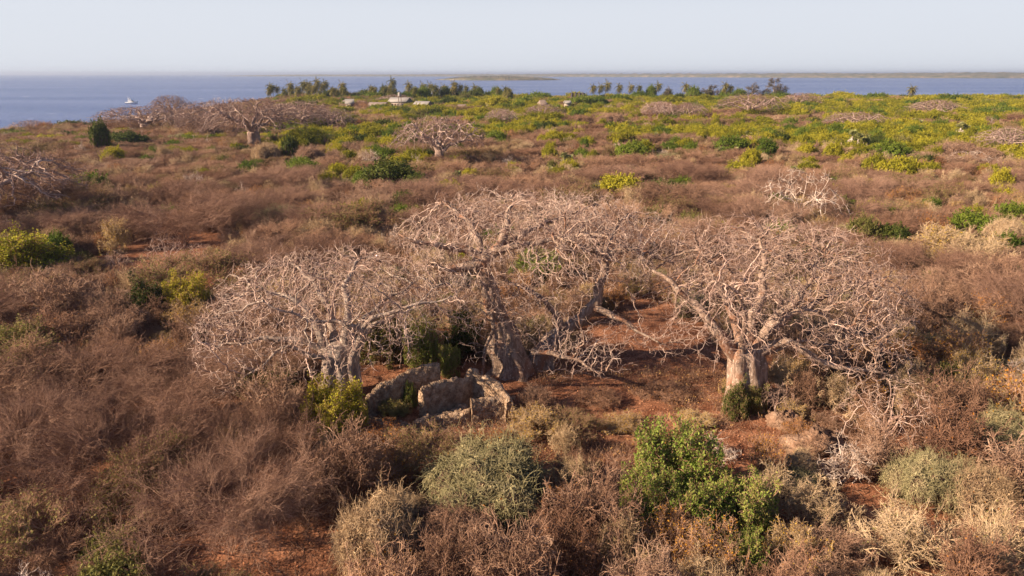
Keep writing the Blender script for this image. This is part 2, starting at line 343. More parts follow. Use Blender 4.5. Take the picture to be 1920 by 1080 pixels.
M['shore'] = noise_mat("far_wooded_shore", [(.35, (.06, .07, .04)), (.5, (.13, .12, .07)), (.65, (.26, .20, .14))], .02, 8, .95, coord="Object")
def ridge(name, pts, label=None):
    """long low wooded land: rows across, bumpy crown line; pts = (x, y, height, depth)"""
    g = Geo(); pts = np.array(pts, float); s = np.linspace(0, len(pts) - 1, 500)
    k = np.clip(s.astype(int), 0, len(pts) - 2); f = (s - k)[:, None]; p = pts[k] * (1 - f) + pts[k + 1] * f
    prof = [(-.5, 0), (-.46, .45), (-.3, .62), (0, 1), (.3, .7), (.5, 0)]
    rows = []
    for (o, h) in prof:
        hh = p[:, 2] * h * (1 + (0.06 * sn(p[:, 0], o * 50, .005, 2) + .08 * rng.normal(size=len(p)) * (h > 0)))
        rows.append(np.stack([p[:, 0], p[:, 1] + o * p[:, 3], SEA_Z - .4 + hh + .01], 1))
    v = np.concatenate(rows); n = len(p); q = []
    for r in range(len(prof) - 1):
        a = np.arange(n - 1) + r * n; q.append(np.stack([a, a + 1, a + 1 + n, a + n], 1))
    g.quads(v, np.concatenate(q)); return tag(link(name, g.mesh(name, M['shore'])), kind="structure")
ridge("far_shore", [(-3000, 7600, 5, 500), (-2300, 7400, 16, 800), (-900, 7200, 20, 800), (500, 6500, 24, 800), (1700, 5200, 27, 900), (2700, 4600, 30, 900), (4000, 4300, 33, 900), (6500, 4600, 38, 900)])
ridge("wooded_island", [(-330, 3050, .8, 60), (-235, 3000, 11, 260), (-150, 2980, 16, 420), (-30, 2960, 18, 420), (70, 2950, 14, 300), (160, 2950, 8, 160), (205, 2950, .8, 60)])

m = bpy.data.materials.new("haze_air"); m.use_nodes = True; N = m.node_tree.nodes; N.clear()
o_ = N.new("ShaderNodeOutputMaterial"); pv = N.new("ShaderNodeVolumePrincipled"); pv.inputs["Color"].default_value = (.44, .53, .72, 1); pv.inputs["Density"].default_value = 1.1e-4; pv.inputs["Anisotropy"].default_value = .2
m.node_tree.links.new(pv.outputs[0], o_.inputs["Volume"])
g = Geo().box((-62000, -3500, -9), (62000, 72000, 48))
tag(link("haze", g.mesh("haze", m)), kind="stuff")

# ------------------------------------------------------------------ strands and branching
def strand(S, D, Ln, k=4, wig=.25, grav=0.0, up=0.0):
    """n curved strands: start S, direction D, length Ln"""
    n = len(S); d = nrm(np.asarray(D, float)); Ln = np.broadcast_to(Ln, (n,)); out = np.empty((n, k, 3)); out[:, 0] = S
    st = (Ln / (k - 1))[:, None]
    for i in range(1, k):
        d = d + rng.normal(size=(n, 3)) * wig
        d[:, 2] += up - grav
        d = nrm(d); out[:, i] = out[:, i - 1] + d * st
    return out
def spawn(Pp, m_, Ln, ang=.8, k=4, wig=.25, t0=.25, up=0.0, grav=0.0, flat=1.0):
    n, kk, _ = Pp.shape; idx = np.repeat(np.arange(n), m_); t = t0 + (1 - t0) * rng.random(len(idx)); s = t * (kk - 1)
    i = np.clip(s.astype(int), 0, kk - 2); f = (s - i)[:, None]
    S = Pp[idx, i] * (1 - f) + Pp[idx, i + 1] * f; d = nrm(Pp[idx, i + 1] - Pp[idx, i])
    r = nrm(rng.normal(size=d.shape)); D = d + r * ang * rng.uniform(.6, 1.3, (len(d), 1)); D[:, 2] *= flat
    L_ = Ln * rng.uniform(.55, 1.25, len(idx))
    return strand(S, D, L_, k, wig, grav, up)
def rad(Pn, r0, r1): return np.linspace(r0, r1, Pn.shape[1])[None] * np.ones((Pn.shape[0], 1))
def dirs(n, lo, hi):   # directions with elevation range (degrees)
    az = np.arange(n) * 2.399 + rng.random(n); el = np.radians(rng.uniform(lo, hi, n))
    return np.stack([np.cos(az) * np.cos(el), np.sin(az) * np.cos(el), np.sin(el)], 1)
def flatten_top(Pn, zt, soft=.25):
    z = Pn[..., 2]; Pn[..., 2] = np.where(z > zt, zt + (z - zt) * soft, z); return Pn

def dry_bush_geo(R=2.4, H=2.6, m=(14, 6, 6, 5), fat=1.0, wig=.28):
    g = Geo(); S = np.zeros((m[0], 3)); S[:, :2] = rng.normal(size=(m[0], 2)) * .18
    a = strand(S, dirs(m[0], 25, 85), H * rng.uniform(.7, 1.05, m[0]), 6, .13)
    b_ = spawn(a, m[1], H * .52, .75, 5, wig * .8, .25, .02); c = spawn(b_, m[2], H * .30, .8, 4, wig, .2); d = spawn(c, m[3], H * .17, .9, 4, wig * 1.2, .15)
    for Pn in (a, b_, c, d):
        r = np.hypot(Pn[..., 0], Pn[..., 1]); f = np.minimum(1, R / np.maximum(r, 1e-6) * (1 - .1 * np.exp(-r))); Pn[..., 0] *= f; Pn[..., 1] *= f
        Pn[..., 2] = np.where(Pn[..., 2] < .05, .05 + .1 * rng.random(Pn.shape[:-1]), Pn[..., 2])
    g.tube(a, rad(a, .045 * fat, .022 * fat)); g.tube(b_, rad(b_, .026 * fat, .014 * fat)); g.tube(c, rad(c, .017 * fat, .010 * fat)); g.tube(d, rad(d, .012 * fat, .007 * fat))
    return g, np.concatenate([c, d])
def thorn_geo(R=4.0, H=3.2, stems=8, m=(6, 7, 7), fat=1.0, lean=(.25, .12)):
    """flat-topped thorn bush, twigs sweeping out nearly level in layers"""
    g = Geo(); S = np.zeros((stems, 3)); S[:, :2] = rng.normal(size=(stems, 2)) * .22
    a = strand(S, dirs(stems, 30, 72), R * rng.uniform(.75, 1.15, stems), 7, .10); flatten_top(a, H * .58, .22)
    b_ = spawn(a, m[0], R * .5, .8, 6, .16, .38, .02, .0, .5); flatten_top(b_, H * .74, .3)
    c = spawn(b_, m[1], R * .26, .85, 5, .22, .1, .04, 0, .55); flatten_top(c, H * .90, .3)
    d = spawn(c, m[2], R * .12, .8, 4, .26, .1, .03, 0, .6)
    for Pn, w in ((a, .4), (b_, .8), (c, 1), (d, 1)):
        z = np.clip(Pn[..., 2] / H, 0, 1.1); Pn[..., 0] += lean[0] * z * z * R * .5; Pn[..., 1] += lean[1] * z * z * R * .5
        Pn[..., 2] = np.maximum(Pn[..., 2], .06)
    g.tube(a, rad(a, .055 * fat, .02 * fat), 5); g.tube(b_, rad(b_, .03 * fat, .016 * fat)); g.tube(c, rad(c, .017 * fat, .010 * fat)); g.tube(d, rad(d, .011 * fat, .006 * fat))
    return g, np.concatenate([c[:, 1:], d])
def blobs(nb, R, H, sz):
    B = []
    for i in range(nb):
        a_ = i * 2.399 + random.random(); rr = R * math.sqrt((i + .3) / nb) * .72; s = sz * random.uniform(.75, 1.2)
        zt = H * (1 - .42 * (rr / R) ** 2) * random.uniform(.85, 1.0)
        s *= random.uniform(.6, 1.15); rr *= random.uniform(.8, 1.2); B.append((rr * cos(a_), rr * sin(a_), max(zt - s * .8, s * .35), s))
    return np.array(B)
def on_blobs(B, n, lo=.8, hi=1.08):
    w = B[:, 3] ** 2; i = rng.choice(len(B), n, p=w / w.sum()); d = nrm(rng.normal(size=(n, 3))); d[:, 2] = np.where(rng.random(n) < .7, np.abs(d[:, 2]), d[:, 2])
    bump = 1 + .16 * sn(d[:, 0] * 3 + B[i, 0], d[:, 1] * 3 + d[:, 2] * 4, 1.6, 2)
    r = B[i, 3] * rng.uniform(lo, hi, n) * bump; C = B[i, :3] + d * r[:, None]
    # drop points deep inside other blobs
    dd = np.linalg.norm(C[:, None] - B[None, :, :3], axis=2) / B[None, :, 3]; dd[np.arange(n), i] = 9
    keep = (dd.min(1) > .72) & (C[:, 2] > .04); return C[keep], d[keep]
def core(g, B, f=.68, m=0):  # dark lumps filling a bush, their colour standing in for shade between twigs
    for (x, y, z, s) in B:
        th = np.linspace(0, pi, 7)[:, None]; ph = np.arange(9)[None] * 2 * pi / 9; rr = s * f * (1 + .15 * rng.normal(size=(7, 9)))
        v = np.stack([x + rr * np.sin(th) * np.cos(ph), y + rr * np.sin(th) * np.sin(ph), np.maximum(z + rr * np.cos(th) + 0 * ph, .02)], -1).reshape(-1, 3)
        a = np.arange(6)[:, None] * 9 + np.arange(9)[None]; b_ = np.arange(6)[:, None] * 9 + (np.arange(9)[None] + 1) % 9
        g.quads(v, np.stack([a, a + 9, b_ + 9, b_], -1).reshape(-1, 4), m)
def leafy_geo(R=2.6, H=2.6, nb=9, sz=1.15, n=7000, leaf=.12, twigs=True, fcore=.62, rag=.06, spr=40):
    """leaf slot 0, stem and painted gap-shade core slot 1"""
    g = Geo(); B = blobs(nb, R, H, sz); C, d = on_blobs(B, n, .78, 1.12)
    C = C + rng.normal(size=C.shape) * rag
    g.leaves(C, d * .9 + rng.normal(size=d.shape) * .55 + np.array([0, 0, .35]), leaf * rng.uniform(.6, 1.3, len(C)), 1.7, 0)
    # sprigs sticking out of the outline
    C2, d2 = on_blobs(B, n // spr, .95, 1.0); s = strand(C2, d2 + rng.normal(size=d2.shape) * .5 + np.array([0, 0, .5]), sz * .5 * rng.uniform(.5, 1.5, len(C2)), 4, .15)
    g.tube(s, rad(s, .014, .007), 3, 1); q = s[:, 1:].reshape(-1, 3); q = np.repeat(q, 5, 0) + rng.normal(size=(len(q) * 5, 3)) * .07
    g.leaves(q, rng.normal(size=q.shape) + np.array([0, 0, .6]), leaf * .9, 1.7, 0)
    core(g, B, fcore, 1)
    if twigs:
        S = np.zeros((9, 3)); a = strand(S, B[rng.integers(0, len(B), 9), :3] + .01, H * .8, 5, .1); g.tube(a, rad(a, .06, .02), 4, 1)
    return g
def vine_geo(R=3.0, H=3.0, nb=12, sz=1.15, n=5200, fat=1.0, fl=0):
    """mound smothered in hanging dry vines; slot0 vines, slot1 dark core painting the shade in its gaps, slot2 leaves"""
    g = Geo(); B = blobs(nb, R, H, sz); C, d = on_blobs(B, n, .9, 1.06)
    D = rng.normal(size=d.shape) * .75 + np.array([0, 0, -.55]) + d * .12; D = D - d * np.sum(D * d, 1, keepdims=True) * .85
    s = strand(C, D, .75 * rng.uniform(.5, 1.4, len(C)), 5, .30, .10); g.tube(s, rad(s, .013 * fat, .008 * fat))
    C2, d2 = on_blobs(B, n // 4, .9, 1.05); s = strand(C2, d2 + rng.normal(size=d2.shape) * .6, .5 * rng.uniform(.4, 1.3, len(C2)), 4, .3, .05); g.tube(s, rad(s, .013 * fat, .007 * fat))
    C5, d5 = on_blobs(B, 170, .8, 1.0); s = strand(C5, d5 * .8 + rng.normal(size=d5.shape) * .5 + np.array([0, 0, .5]), 1.0 * rng.uniform(.4, 1.3, len(C5)), 5, .2, .06); g.tube(s, rad(s, .016, .008)); s = spawn(s, 5, .5, .8, 4, .3, .2, 0, .05); g.tube(s, rad(s, .011, .006))
    C4, d4 = on_blobs(B, n, .9, 1.07); g.leaves(C4, d4 + rng.normal(size=d4.shape), .055 * rng.uniform(.6, 1.5, len(C4)), 2.2, 0)
    core(g, B, .74, 1)
    if fl:
        C3, d3 = on_blobs(B, fl, .96, 1.12); g.leaves(C3, d3 + rng.normal(size=d3.shape) * .6, .10, 1.5, 2)
    return g
def leaves_on(g, T, n, size, m, spread=.05):
    q = T.reshape(-1, 3); q = q[rng.integers(0, len(q), n)] + rng.normal(size=(n, 3)) * spread
    g.leaves(q, rng.normal(size=q.shape) * .8 + np.array([0, 0, .6]), size * rng.uniform(.6, 1.3, n), 1.7, m)

# ------------------------------------------------------------------ prototypes (mesh data shared by every copy)
PR = {}   # kind -> list of (mesh, R, H)
def proto(kind, n, fn, R, H):
    PR[kind] = [(fn(i), R, H) for i in range(n)]
def mk(gm, name, mats): return gm.mesh(name, mats)
def f_dry(mat, extra=None):
    def f(i):
        g, T = dry_bush_geo(2.4, 2.6, (15, 6, 6, 6))
        if extra: leaves_on(g, T, extra[1], extra[2], 1); return g.mesh("dry_bush", [M[mat], M[extra[0]]])
        return g.mesh("dry_bush", [M[mat]])
    return f
proto('mauve', 3, f_dry('mauve'), 2.4, 2.3)
proto('rustbush', 3, f_dry('rust', ('orange', 250, .06)), 2.4, 2.3)
proto('tanbush', 3, f_dry('tan', ('olive', 500, .06)), 2.4, 2.3)
proto('orangebush', 3, f_dry('rust', ('orange', 2600, .075)), 2.4, 2.3)
proto('goldbush', 3, f_dry('tan', ('gold', 3000, .075)), 2.4, 2.3)
def f_thorn(mat, leaf=None, ln=0):
    def f(i):
        g, T = thorn_geo(4.0, 3.2, 10, (8, 10, 9), .72)
        if leaf: leaves_on(g, T, ln, .075, 1); return g.mesh("thorn_bush", [M[mat], M[leaf]])
        return g.mesh("thorn_bush", [M[mat]])
    return f
proto('thorn_rust', 3, f_thorn('rust'), 4.0, 3.0)
proto('thorn_big', 2, lambda i: thorn_geo(7.0, 4.0, 12, (10, 11, 10), .55, (.15, .08))[0].mesh('thorn_tree', [M['umber']]), 6.8, 3.8)
proto('thorn_mauve', 2, f_thorn('mauve'), 4.0, 3.0)
proto('thorn_olive', 2, f_thorn('rust', 'olive', 7000), 4.0, 3.0)
proto('vine_tan', 3, lambda i: vine_geo(3, 3, fl=120).mesh("vine_mound", [M['tan'], M['brown_core'], M['orange']]), 3.2, 3.1)
proto('vine_green', 2, lambda i: vine_geo(3, 3, fl=60).mesh("vine_mound", [M['straw_green'], M['brown_core'], M['orange']]), 3.2, 3.1)
proto('vine_mauve', 2, lambda i: vine_geo(3, 3, fl=0).mesh("vine_mound", [M['mauve'], M['brown_core'], M['olive']]), 3.2, 3.1)
for k_, mt_ in (('leaf_yg', 'yg'), ('leaf_green', 'green'), ('leaf_dark', 'dark')):
    proto(k_, 3, lambda i, mt_=mt_: leafy_geo(2.6, 2.6, 14, 1.15, 8500, .13).mesh("leafy_bush", [M[mt_], M['brown_core']]), 2.9, 2.6)
def near_leafy(i, mt_):
    g, T = dry_bush_geo(2.4, 2.6, (17, 6, 6, 5), 1.0, .3); leaves_on(g, T, 21000, .085, 1, .08); return g.mesh("leafy_bush", [M['rust'], M[mt_]])
for k_, mt_ in (('near_yg', 'yg_near'), ('near_green', 'green_near'), ('near_dark', 'dark'), ('near_olive', 'olive')):
    proto(k_, 3, lambda i, mt_=mt_: near_leafy(i, mt_), 2.3, 2.4)
proto('leaf_olive', 2, lambda i: leafy_geo(2.6, 2.4, 10, 1.1, 5200, .11).mesh("leafy_bush", [M['olive'], M['brown_core']]), 2.9, 2.5)
def f_bare(i):
    g, T = dry_bush_geo(2.4, 3.0, (6, 5, 5, 4), 1.5, .34); return g.mesh("bare_shrub", [M['twig_white']])
proto('bare', 3, f_bare, 2.4, 2.6)

# doum palm clump: fans on top, skirt of dead grey fans
def fan(g, c, d, size, m, n=9, spread=2.2):
    d = d / np.linalg.norm(d); r = np.cross(d, [0, 0, 1]); r = r / (np.linalg.norm(r) + 1e-6); u = np.cross(r, d)
    a = np.linspace(-spread / 2, spread / 2, n); tip = c + d * size * .45
    v = [];
    for t in a:
        dd = d * cos(t) + r * sin(t); w = (-d * sin(t) + r * cos(t)) * size * .06
        mid = tip + dd * size * .35 + u * size * .03; end = tip + dd * size * .7 - np.array([0, 0, size * .12])
        v += [tip, mid - w, end, mid + w]
    g.quads(np.array(v), np.arange(4 * n).reshape(-1, 4), m)
    g.tube(np.array([c, (c + tip) / 2 + u * .02, tip]), np.array([.03, .02, .015]), 3, m)
def doum(i):
    g = Geo(); heads = [(0, 0, 2.6)] + [(random.uniform(-1.3, 1.3), random.uniform(-1, 1), random.uniform(1.0, 2.4)) for _ in range(3)]
    for (x, y, z) in heads:
        g.tube(np.array([(x * .3, y * .3, 0), (x * .8, y * .8, z * .5), (x, y, z)]), np.array([.2, .17, .14]), 7, 1)
        for j in range(20):
            az = j * 2.4; el = .1 + 1.2 * random.random(); fan(g, np.array([x, y, z]), np.array([cos(az) * cos(el), sin(az) * cos(el), sin(el)]), random.uniform(.9, 1.25), 0)
        for j in range(34):
            az = j * 2.4 + .7; el = -.35 - 1.1 * random.random(); zz = z - random.random() * z * .35; fan(g, np.array([x, y, zz]), np.array([cos(az) * cos(el), sin(az) * cos(el), sin(el)]), random.uniform(.9, 1.3), 1, 8, 1.2)
    return g.mesh("doum_palm", [M['fanleaf'], M['deadfan']])
PR['doum'] = [(doum(i), 2.4, 3.4) for i in range(3)]

def set_scale(rec, w, h): return (w / 2 / rec[1], w / 2 / rec[1], h / rec[2])

# ------------------------------------------------------------------ big baobabs: guided limbs + space-colonised crown
def colonise(seeds, par, A, step, infl, kill, iters, jit=.28, grav=0.0):
    pos = [np.asarray(p, float) for p in seeds]; par = list(par); pos = np.array(pos); par = np.array(par); nch = np.bincount(par[par >= 0], minlength=len(pos))
    A = A.astype(np.float32); bd = np.full(len(A), 1e9, np.float32); bi = np.zeros(len(A), int)
    def upd(new, off):
        nonlocal bd, bi
        for s in range(0, len(new), 600):
            c = new[s:s + 600].astype(np.float32)
            d2 = ((A ** 2).sum(1)[:, None] + (c ** 2).sum(1)[None] - 2 * A @ c.T); j = d2.argmin(1); m_ = np.maximum(d2[np.arange(len(A)), j], 0)
            k_ = m_ < bd; bd[k_] = m_[k_]; bi[k_] = j[k_] + off + s
    upd(pos, 0)
    for it in range(iters):
        act = bd < infl ** 2
        if not act.any(): break
        ids = bi[act]; dv = nrm(A[act] - pos[ids]); acc = np.zeros((len(pos), 3)); np.add.at(acc, ids, dv)
        src = np.unique(ids); src = src[nch[src] < 3]
        if len(src) == 0: break
        d = nrm(acc[src]) + rng.normal(size=(len(src), 3)) * jit; d[:, 2] -= grav
        new = pos[src] + nrm(d) * step
        off = len(pos); pos = np.concatenate([pos, new]); par = np.concatenate([par, src]); nch[src] += 1; nch = np.concatenate([nch, np.zeros(len(new), int)])
        upd(new, off)
        keep = bd > kill ** 2
        if it > 6: keep &= (rng.random(len(A)) > .004)
        A = A[keep]; bd = bd[keep]; bi = bi[keep]
        if len(A) < 5: break
    return pos, par
def resample(pts, step):
    pts = np.asarray(pts, float); n = len(pts)
    # Catmull-Rom
    Q = []
    for i in range(n - 1):
        p0, p1, p2, p3 = pts[max(i - 1, 0)], pts[i], pts[i + 1], pts[min(i + 2, n - 1)]
        m_ = max(2, int(np.linalg.norm(p2[:3] - p1[:3]) / step))
        for t in np.arange(m_) / m_:
            Q.append(.5 * ((2 * p1) + (-p0 + p2) * t + (2 * p0 - 5 * p1 + 4 * p2 - p3) * t * t + (-p0 + 3 * p1 - 3 * p2 + p3) * t ** 3))
    Q.append(pts[-1]); return np.array(Q)
def chains_tubes(g, pos, par, rr, skip):
    """draw tree graph as tapered tubes; nodes < skip belong to limbs that are drawn apart"""
    n = len(pos); kids = [[] for _ in range(n)]
    for i in range(n):
        if par[i] >= 0: kids[par[i]].append(i)
    starts = []
    for i in range(n):
        ks = kids[i]
        if not ks: continue
        ks.sort(key=lambda c: -rr[c])
        for r_, c in enumerate(ks):
            if c < skip: continue
            if r_ > 0 or i < skip: starts.append((i, c))
    buckets = {}
    for (p, c) in starts:
        ch = [p, c]
        while True:
            ks = [x for x in kids[ch[-1]] if x >= skip]
            if not ks: break
            ch.append(ks[0])
        r0 = rr[ch[1]]; thick_ = int(r0 > .055); sides = 8 if r0 > .09 else 5 if r0 > .05 else 3
        buckets.setdefault((len(ch), sides, thick_), []).append(ch)
    for (ln, sides, thick_), cs in buckets.items():
        cs = np.array(cs); Pn = pos[cs]; R = rr[cs].copy(); R[:, 0] = R[:, 1]; g.tube(Pn, R, sides, thick_)
def loft(spine, flute=.15, nf=7, sides=30, rough=.05, seed=0):
    """trunk: spine rows (x,y,z,r) lofted with fluting, closed on top"""
    g = Geo(); Q = resample(spine, .16); Pn = Q[:, :3]; R = Q[:, 3]; k = len(Q)
    th = np.arange(sides) * 2 * pi / sides
    v = []
    for i in range(k):
        t = i / (k - 1); rr = R[i] * (1 + flute * (1 - .3 * t) * np.cos(nf * th + .8 * t * 3 + seed) + flute * .7 * np.cos(3 * th + seed * 2 - t * 2) + rough * sn(th * 5, Pn[i, 2] * 2.2, 1.4, seed) + rng.normal(size=sides) * rough * .25)
        if i > k - 4: rr = rr * (1, .82, .5)[i - (k - 3)] if i >= k - 3 else rr
        v.append(np.stack([Pn[i, 0] + rr * np.cos(th), Pn[i, 1] + rr * np.sin(th), np.full(sides, Pn[i, 2])], 1))
    v = np.concatenate(v + [Pn[-1][None]]); a = np.arange(k - 1)[:, None] * sides + np.arange(sides)[None]; b_ = np.arange(k - 1)[:, None] * sides + (np.arange(sides)[None] + 1) % sides
    g.quads(v, np.stack([a, b_, b_ + sides, a + sides], -1).reshape(-1, 4))
    e = (k - 1) * sides; g.T.append(np.array([[e + j, e + (j + 1) % sides, len(v) - 1] for j in range(sides)])); g.tm.append(np.zeros(sides))
    return g
def baobab(name, label, trunks, limbs, crown, natt, step=.26, tw=.95, group=None, mats=('bark', 'twig_pale'), tip=.015, twl=.58):
    """limbs: list of (pts[(x,y,z)...], r0, r1); crown: function n -> attractor points"""
    base = np.array(trunks[0][0][:3]); o = bpy.data.objects.new(name, None); COL.objects.link(o); o.location = base; tag(o, label, "tree", group)
    for i, tr in enumerate(trunks):
        tr = [(p[0] - base[0], p[1] - base[1], p[2] - base[2] - (.35 if j == 0 else 0), p[3]) for j, p in enumerate(tr)]
        link("trunk", loft(tr, seed=i * 2 + 1.3).mesh("trunk", M[mats[0]], True), o)
    seeds, par, er = [], [], []
    for (pts, r0, r1) in limbs:
        Q = resample(np.array(pts) - base, .3); n = len(Q)
        J = np.cumsum(rng.normal(size=(n, 3)), 0) * .018; J += .10 * np.sin(np.arange(n)[:, None] * np.array([.9, 1.1, .8]) + rng.random(3) * 6); J -= J[0]; Q = Q + J * np.linspace(0, 1, n)[:, None] ** .5
        r = r0 + (r1 * .6 - r0) * np.linspace(0, 1, n) ** .9; r = r * (1 + .08 * rng.normal(size=n))
        g = Geo(); g.tube(Q, r, 9, 0, True); link("limb", g.mesh("limb", M[mats[0]], True), o)
        s = len(seeds)
        for i in range(n): seeds.append(Q[i]); par.append(s + i - 1 if i else -1); er.append(r[i])
    skip = len(seeds)
    A = crown(natt)
    for (pts, r0, r1) in limbs:      # twigs follow every limb's outer half
        Q = resample(np.array(pts), .3); Q = Q[len(Q) // 2:]; q = np.repeat(Q, 3, 0); A = np.concatenate([A, q + rng.normal(size=q.shape) * np.array([.8, .8, .4])])
    A = A[A[:, 2] > 1.9] - base
    pos, par = colonise(seeds, par, A, step, 3.6, step * 1.25, 75)
    n = len(pos); acc = np.zeros(n); E = 2.0
    leaf = np.ones(n, bool); leaf[par[par >= 0]] = False
    acc[leaf] = tip ** E
    for i in range(n - 1, -1, -1):
        if par[i] >= 0: acc[par[i]] += acc[i]
        
    rr = np.minimum(acc ** (1 / E), .3)
    rr[:skip] = np.maximum(rr[:skip] * 0, er)
    g = Geo(); chains_tubes(g, pos, par, rr, skip)
    # twiglets
    idx = np.where((rr < .045) & (np.arange(n) >= skip) & (par >= 0))[0]
    idx = rng.choice(idx, int(len(idx) * tw), replace=False); d = nrm(pos[idx] - pos[par[idx]])
    D = d + rng.normal(size=d.shape) * .75 + np.array([0, 0, .12]); s = strand(pos[idx], D, twl * rng.uniform(.5, 1.3, len(idx)), 4, .42)
    g.tube(s, rad(s, tip * .85, tip * .5))
    c = link("crown", g.mesh("crown", [M[mats[1]], M[mats[0]]]), o)
    return o
def LP(lst, r0, r1): return ([P(*q) for q in lst], r0, r1)
def dome(cx, cy, rx, ry, zc, hz, thick=.45, droop=0.0, extra=(), inner=.3):
    def f(n):
        out = []; m_ = int(n * (1 - .0 if not extra else .8))
        r = np.sqrt(rng.random(m_)); a = rng.random(m_) * 2 * pi; x = r * np.cos(a); y = r * np.sin(a)
        edge = 1 + .14 * np.sin(5 * a + 1) + .09 * np.sin(9 * a + 2); x *= edge; y *= edge
        top = zc + hz * np.sqrt(np.clip(1 - r * r * .94, 0, 1)) + .5 * sn(x * 5, y * 5, 1, 3) + droop * x
        f_ = rng.random(m_); inn = rng.random(m_) < inner
        zl = zc - .10 * hz + droop * x * .6; z = np.where(inn, zl + (top - zl) * f_, top - f_ ** 1.4 * hz * thick); z = np.maximum(z, zl)
        out.append(np.stack([cx + x * rx, cy + y * ry, z], 1))
        for (c, s, w) in extra:
            k = int(n * w); out.append(np.asarray(c) + rng.normal(size=(k, 3)) * np.asarray(s))
        q = np.concatenate(out); return q[q[:, 2] > .8]
    return f
def xat(px, Y, z=6):   # world x for photo column at distance Y, height z
    d = Y * fw[1] + (z - CAM_Z) * fw[2]; return (px - 960) / FPX * d
def SP(lst):           # trunk spine from photo points: (px, py, Y, r)
    return [(*P(a_, b_, c_), r_) for (a_, b_, c_, r_) in lst]
def grounded(tr, flare=1.25):
    x, y, z, r = tr[0]; return [(x, y, float(ground_z(x, y)), r * flare)] + [q for q in tr if q[2] > .5]

baobab("baobab_tree", "pale bare baobab on the left, behind the yellow-green shrub and left of the ruined walls",
    [grounded(SP([(638, 752, 40, 1.05), (637, 705, 40, 1.04), (636, 672, 40, 1.02), (636, 655, 40, .98), (637, 641, 40, .8)])),
     grounded(SP([(668, 757, 39.2, .34), (667, 720, 39.2, .33), (662, 690, 39.2, .33), (664, 668, 39.0, .3), (672, 645, 38.8, .27), (680, 628, 38.6, .22)]))],
    [LP([(612, 668, 40), (600, 625, 40.3), (585, 590, 40.5), (550, 560, 41), (510, 545, 41.5), (470, 530, 42)], .44, .08),
     LP([(640, 665, 40), (655, 600, 40.2), (650, 540, 41), (665, 500, 42), (690, 478, 43.3)], .44, .08),
     LP([(676, 636, 38.8), (690, 604, 39), (740, 585, 38.6), (790, 572, 38.4), (850, 555, 38.5)], .19, .06),
     LP([(680, 630, 38.6), (668, 612, 38), (640, 605, 37.8), (585, 597, 37.3), (540, 585, 37), (500, 562, 36.6)], .17, .05),
     LP([(640, 682, 39.6), (600, 672, 38.8), (562, 660, 38.2), (530, 655, 37.8), (480, 698, 37), (430, 735, 36.5)], .17, .04),
     LP([(632, 672, 40), (570, 640, 39.8), (520, 635, 39.5), (460, 640, 39), (400, 655, 38.8)], .3, .06),
     LP([(628, 662, 40.2), (620, 600, 41.5), (600, 550, 43), (570, 515, 44.5), (540, 492, 46)], .36, .07),
     LP([(645, 662, 40.4), (690, 590, 42), (740, 550, 43.5), (790, 522, 44.6)], .3, .07),
     LP([(650, 655, 40.2), (700, 610, 41), (760, 575, 41), (830, 528, 41.5)], .25, .05)],
    dome(xat(608, 41), 41.6, 8.2, 7.2, 4.4, 4.9, .6, .35), 5800, .25)
baobab("baobab_tree", "bare baobab on the right, lichen-white trunk, thick limb reaching left over bare soil",
    [grounded(SP([(1398, 768, 39.3, 1.15), (1398, 725, 39.3, 1.12), (1398, 690, 39.3, 1.1), (1397, 662, 39.3, 1.0), (1396, 645, 39.3, .8)]))],
    [LP([(1385, 680, 39.2), (1360, 640, 39), (1330, 602, 39), (1300, 567, 39.4), (1255, 527, 40), (1225, 500, 41)], .52, .13),
     LP([(1400, 672, 39.4), (1405, 610, 39.8), (1425, 560, 40.5), (1435, 495, 41.5), (1432, 435, 42.8)], .52, .1),
     LP([(1410, 670, 39.3), (1450, 600, 39.5), (1495, 560, 40), (1520, 515, 41), (1545, 462, 42.6)], .4, .08),
     LP([(1415, 668, 39.1), (1470, 640, 38.5), (1520, 663, 38), (1570, 687, 37.8), (1630, 692, 37.5), (1715, 718, 37.5)], .33, .05),
     LP([(1412, 655, 39), (1480, 592, 38.5), (1530, 588, 38), (1580, 612, 37.6), (1620, 640, 37.3), (1655, 655, 37)], .3, .05),
     LP([(1405, 660, 39.8), (1460, 605, 41), (1540, 560, 42.5), (1620, 530, 44)], .35, .07),
     LP([(1395, 660, 40), (1370, 580, 41.5), (1340, 520, 43.5), (1312, 465, 45.2)], .35, .07),
     LP([(1390, 665, 38.7), (1400, 600, 37.8), (1390, 560, 37.5), (1350, 530, 37)], .25, .05),
     LP([(1425, 665, 39.8), (1510, 640, 40.5), (1590, 660, 41)], .25, .05)],
    dome(xat(1465, 41), 41.8, 8.1, 7.6, 5.0, 6.5, .55, -.4), 6200, .25, mats=('bark_mid', 'twig_mid'))
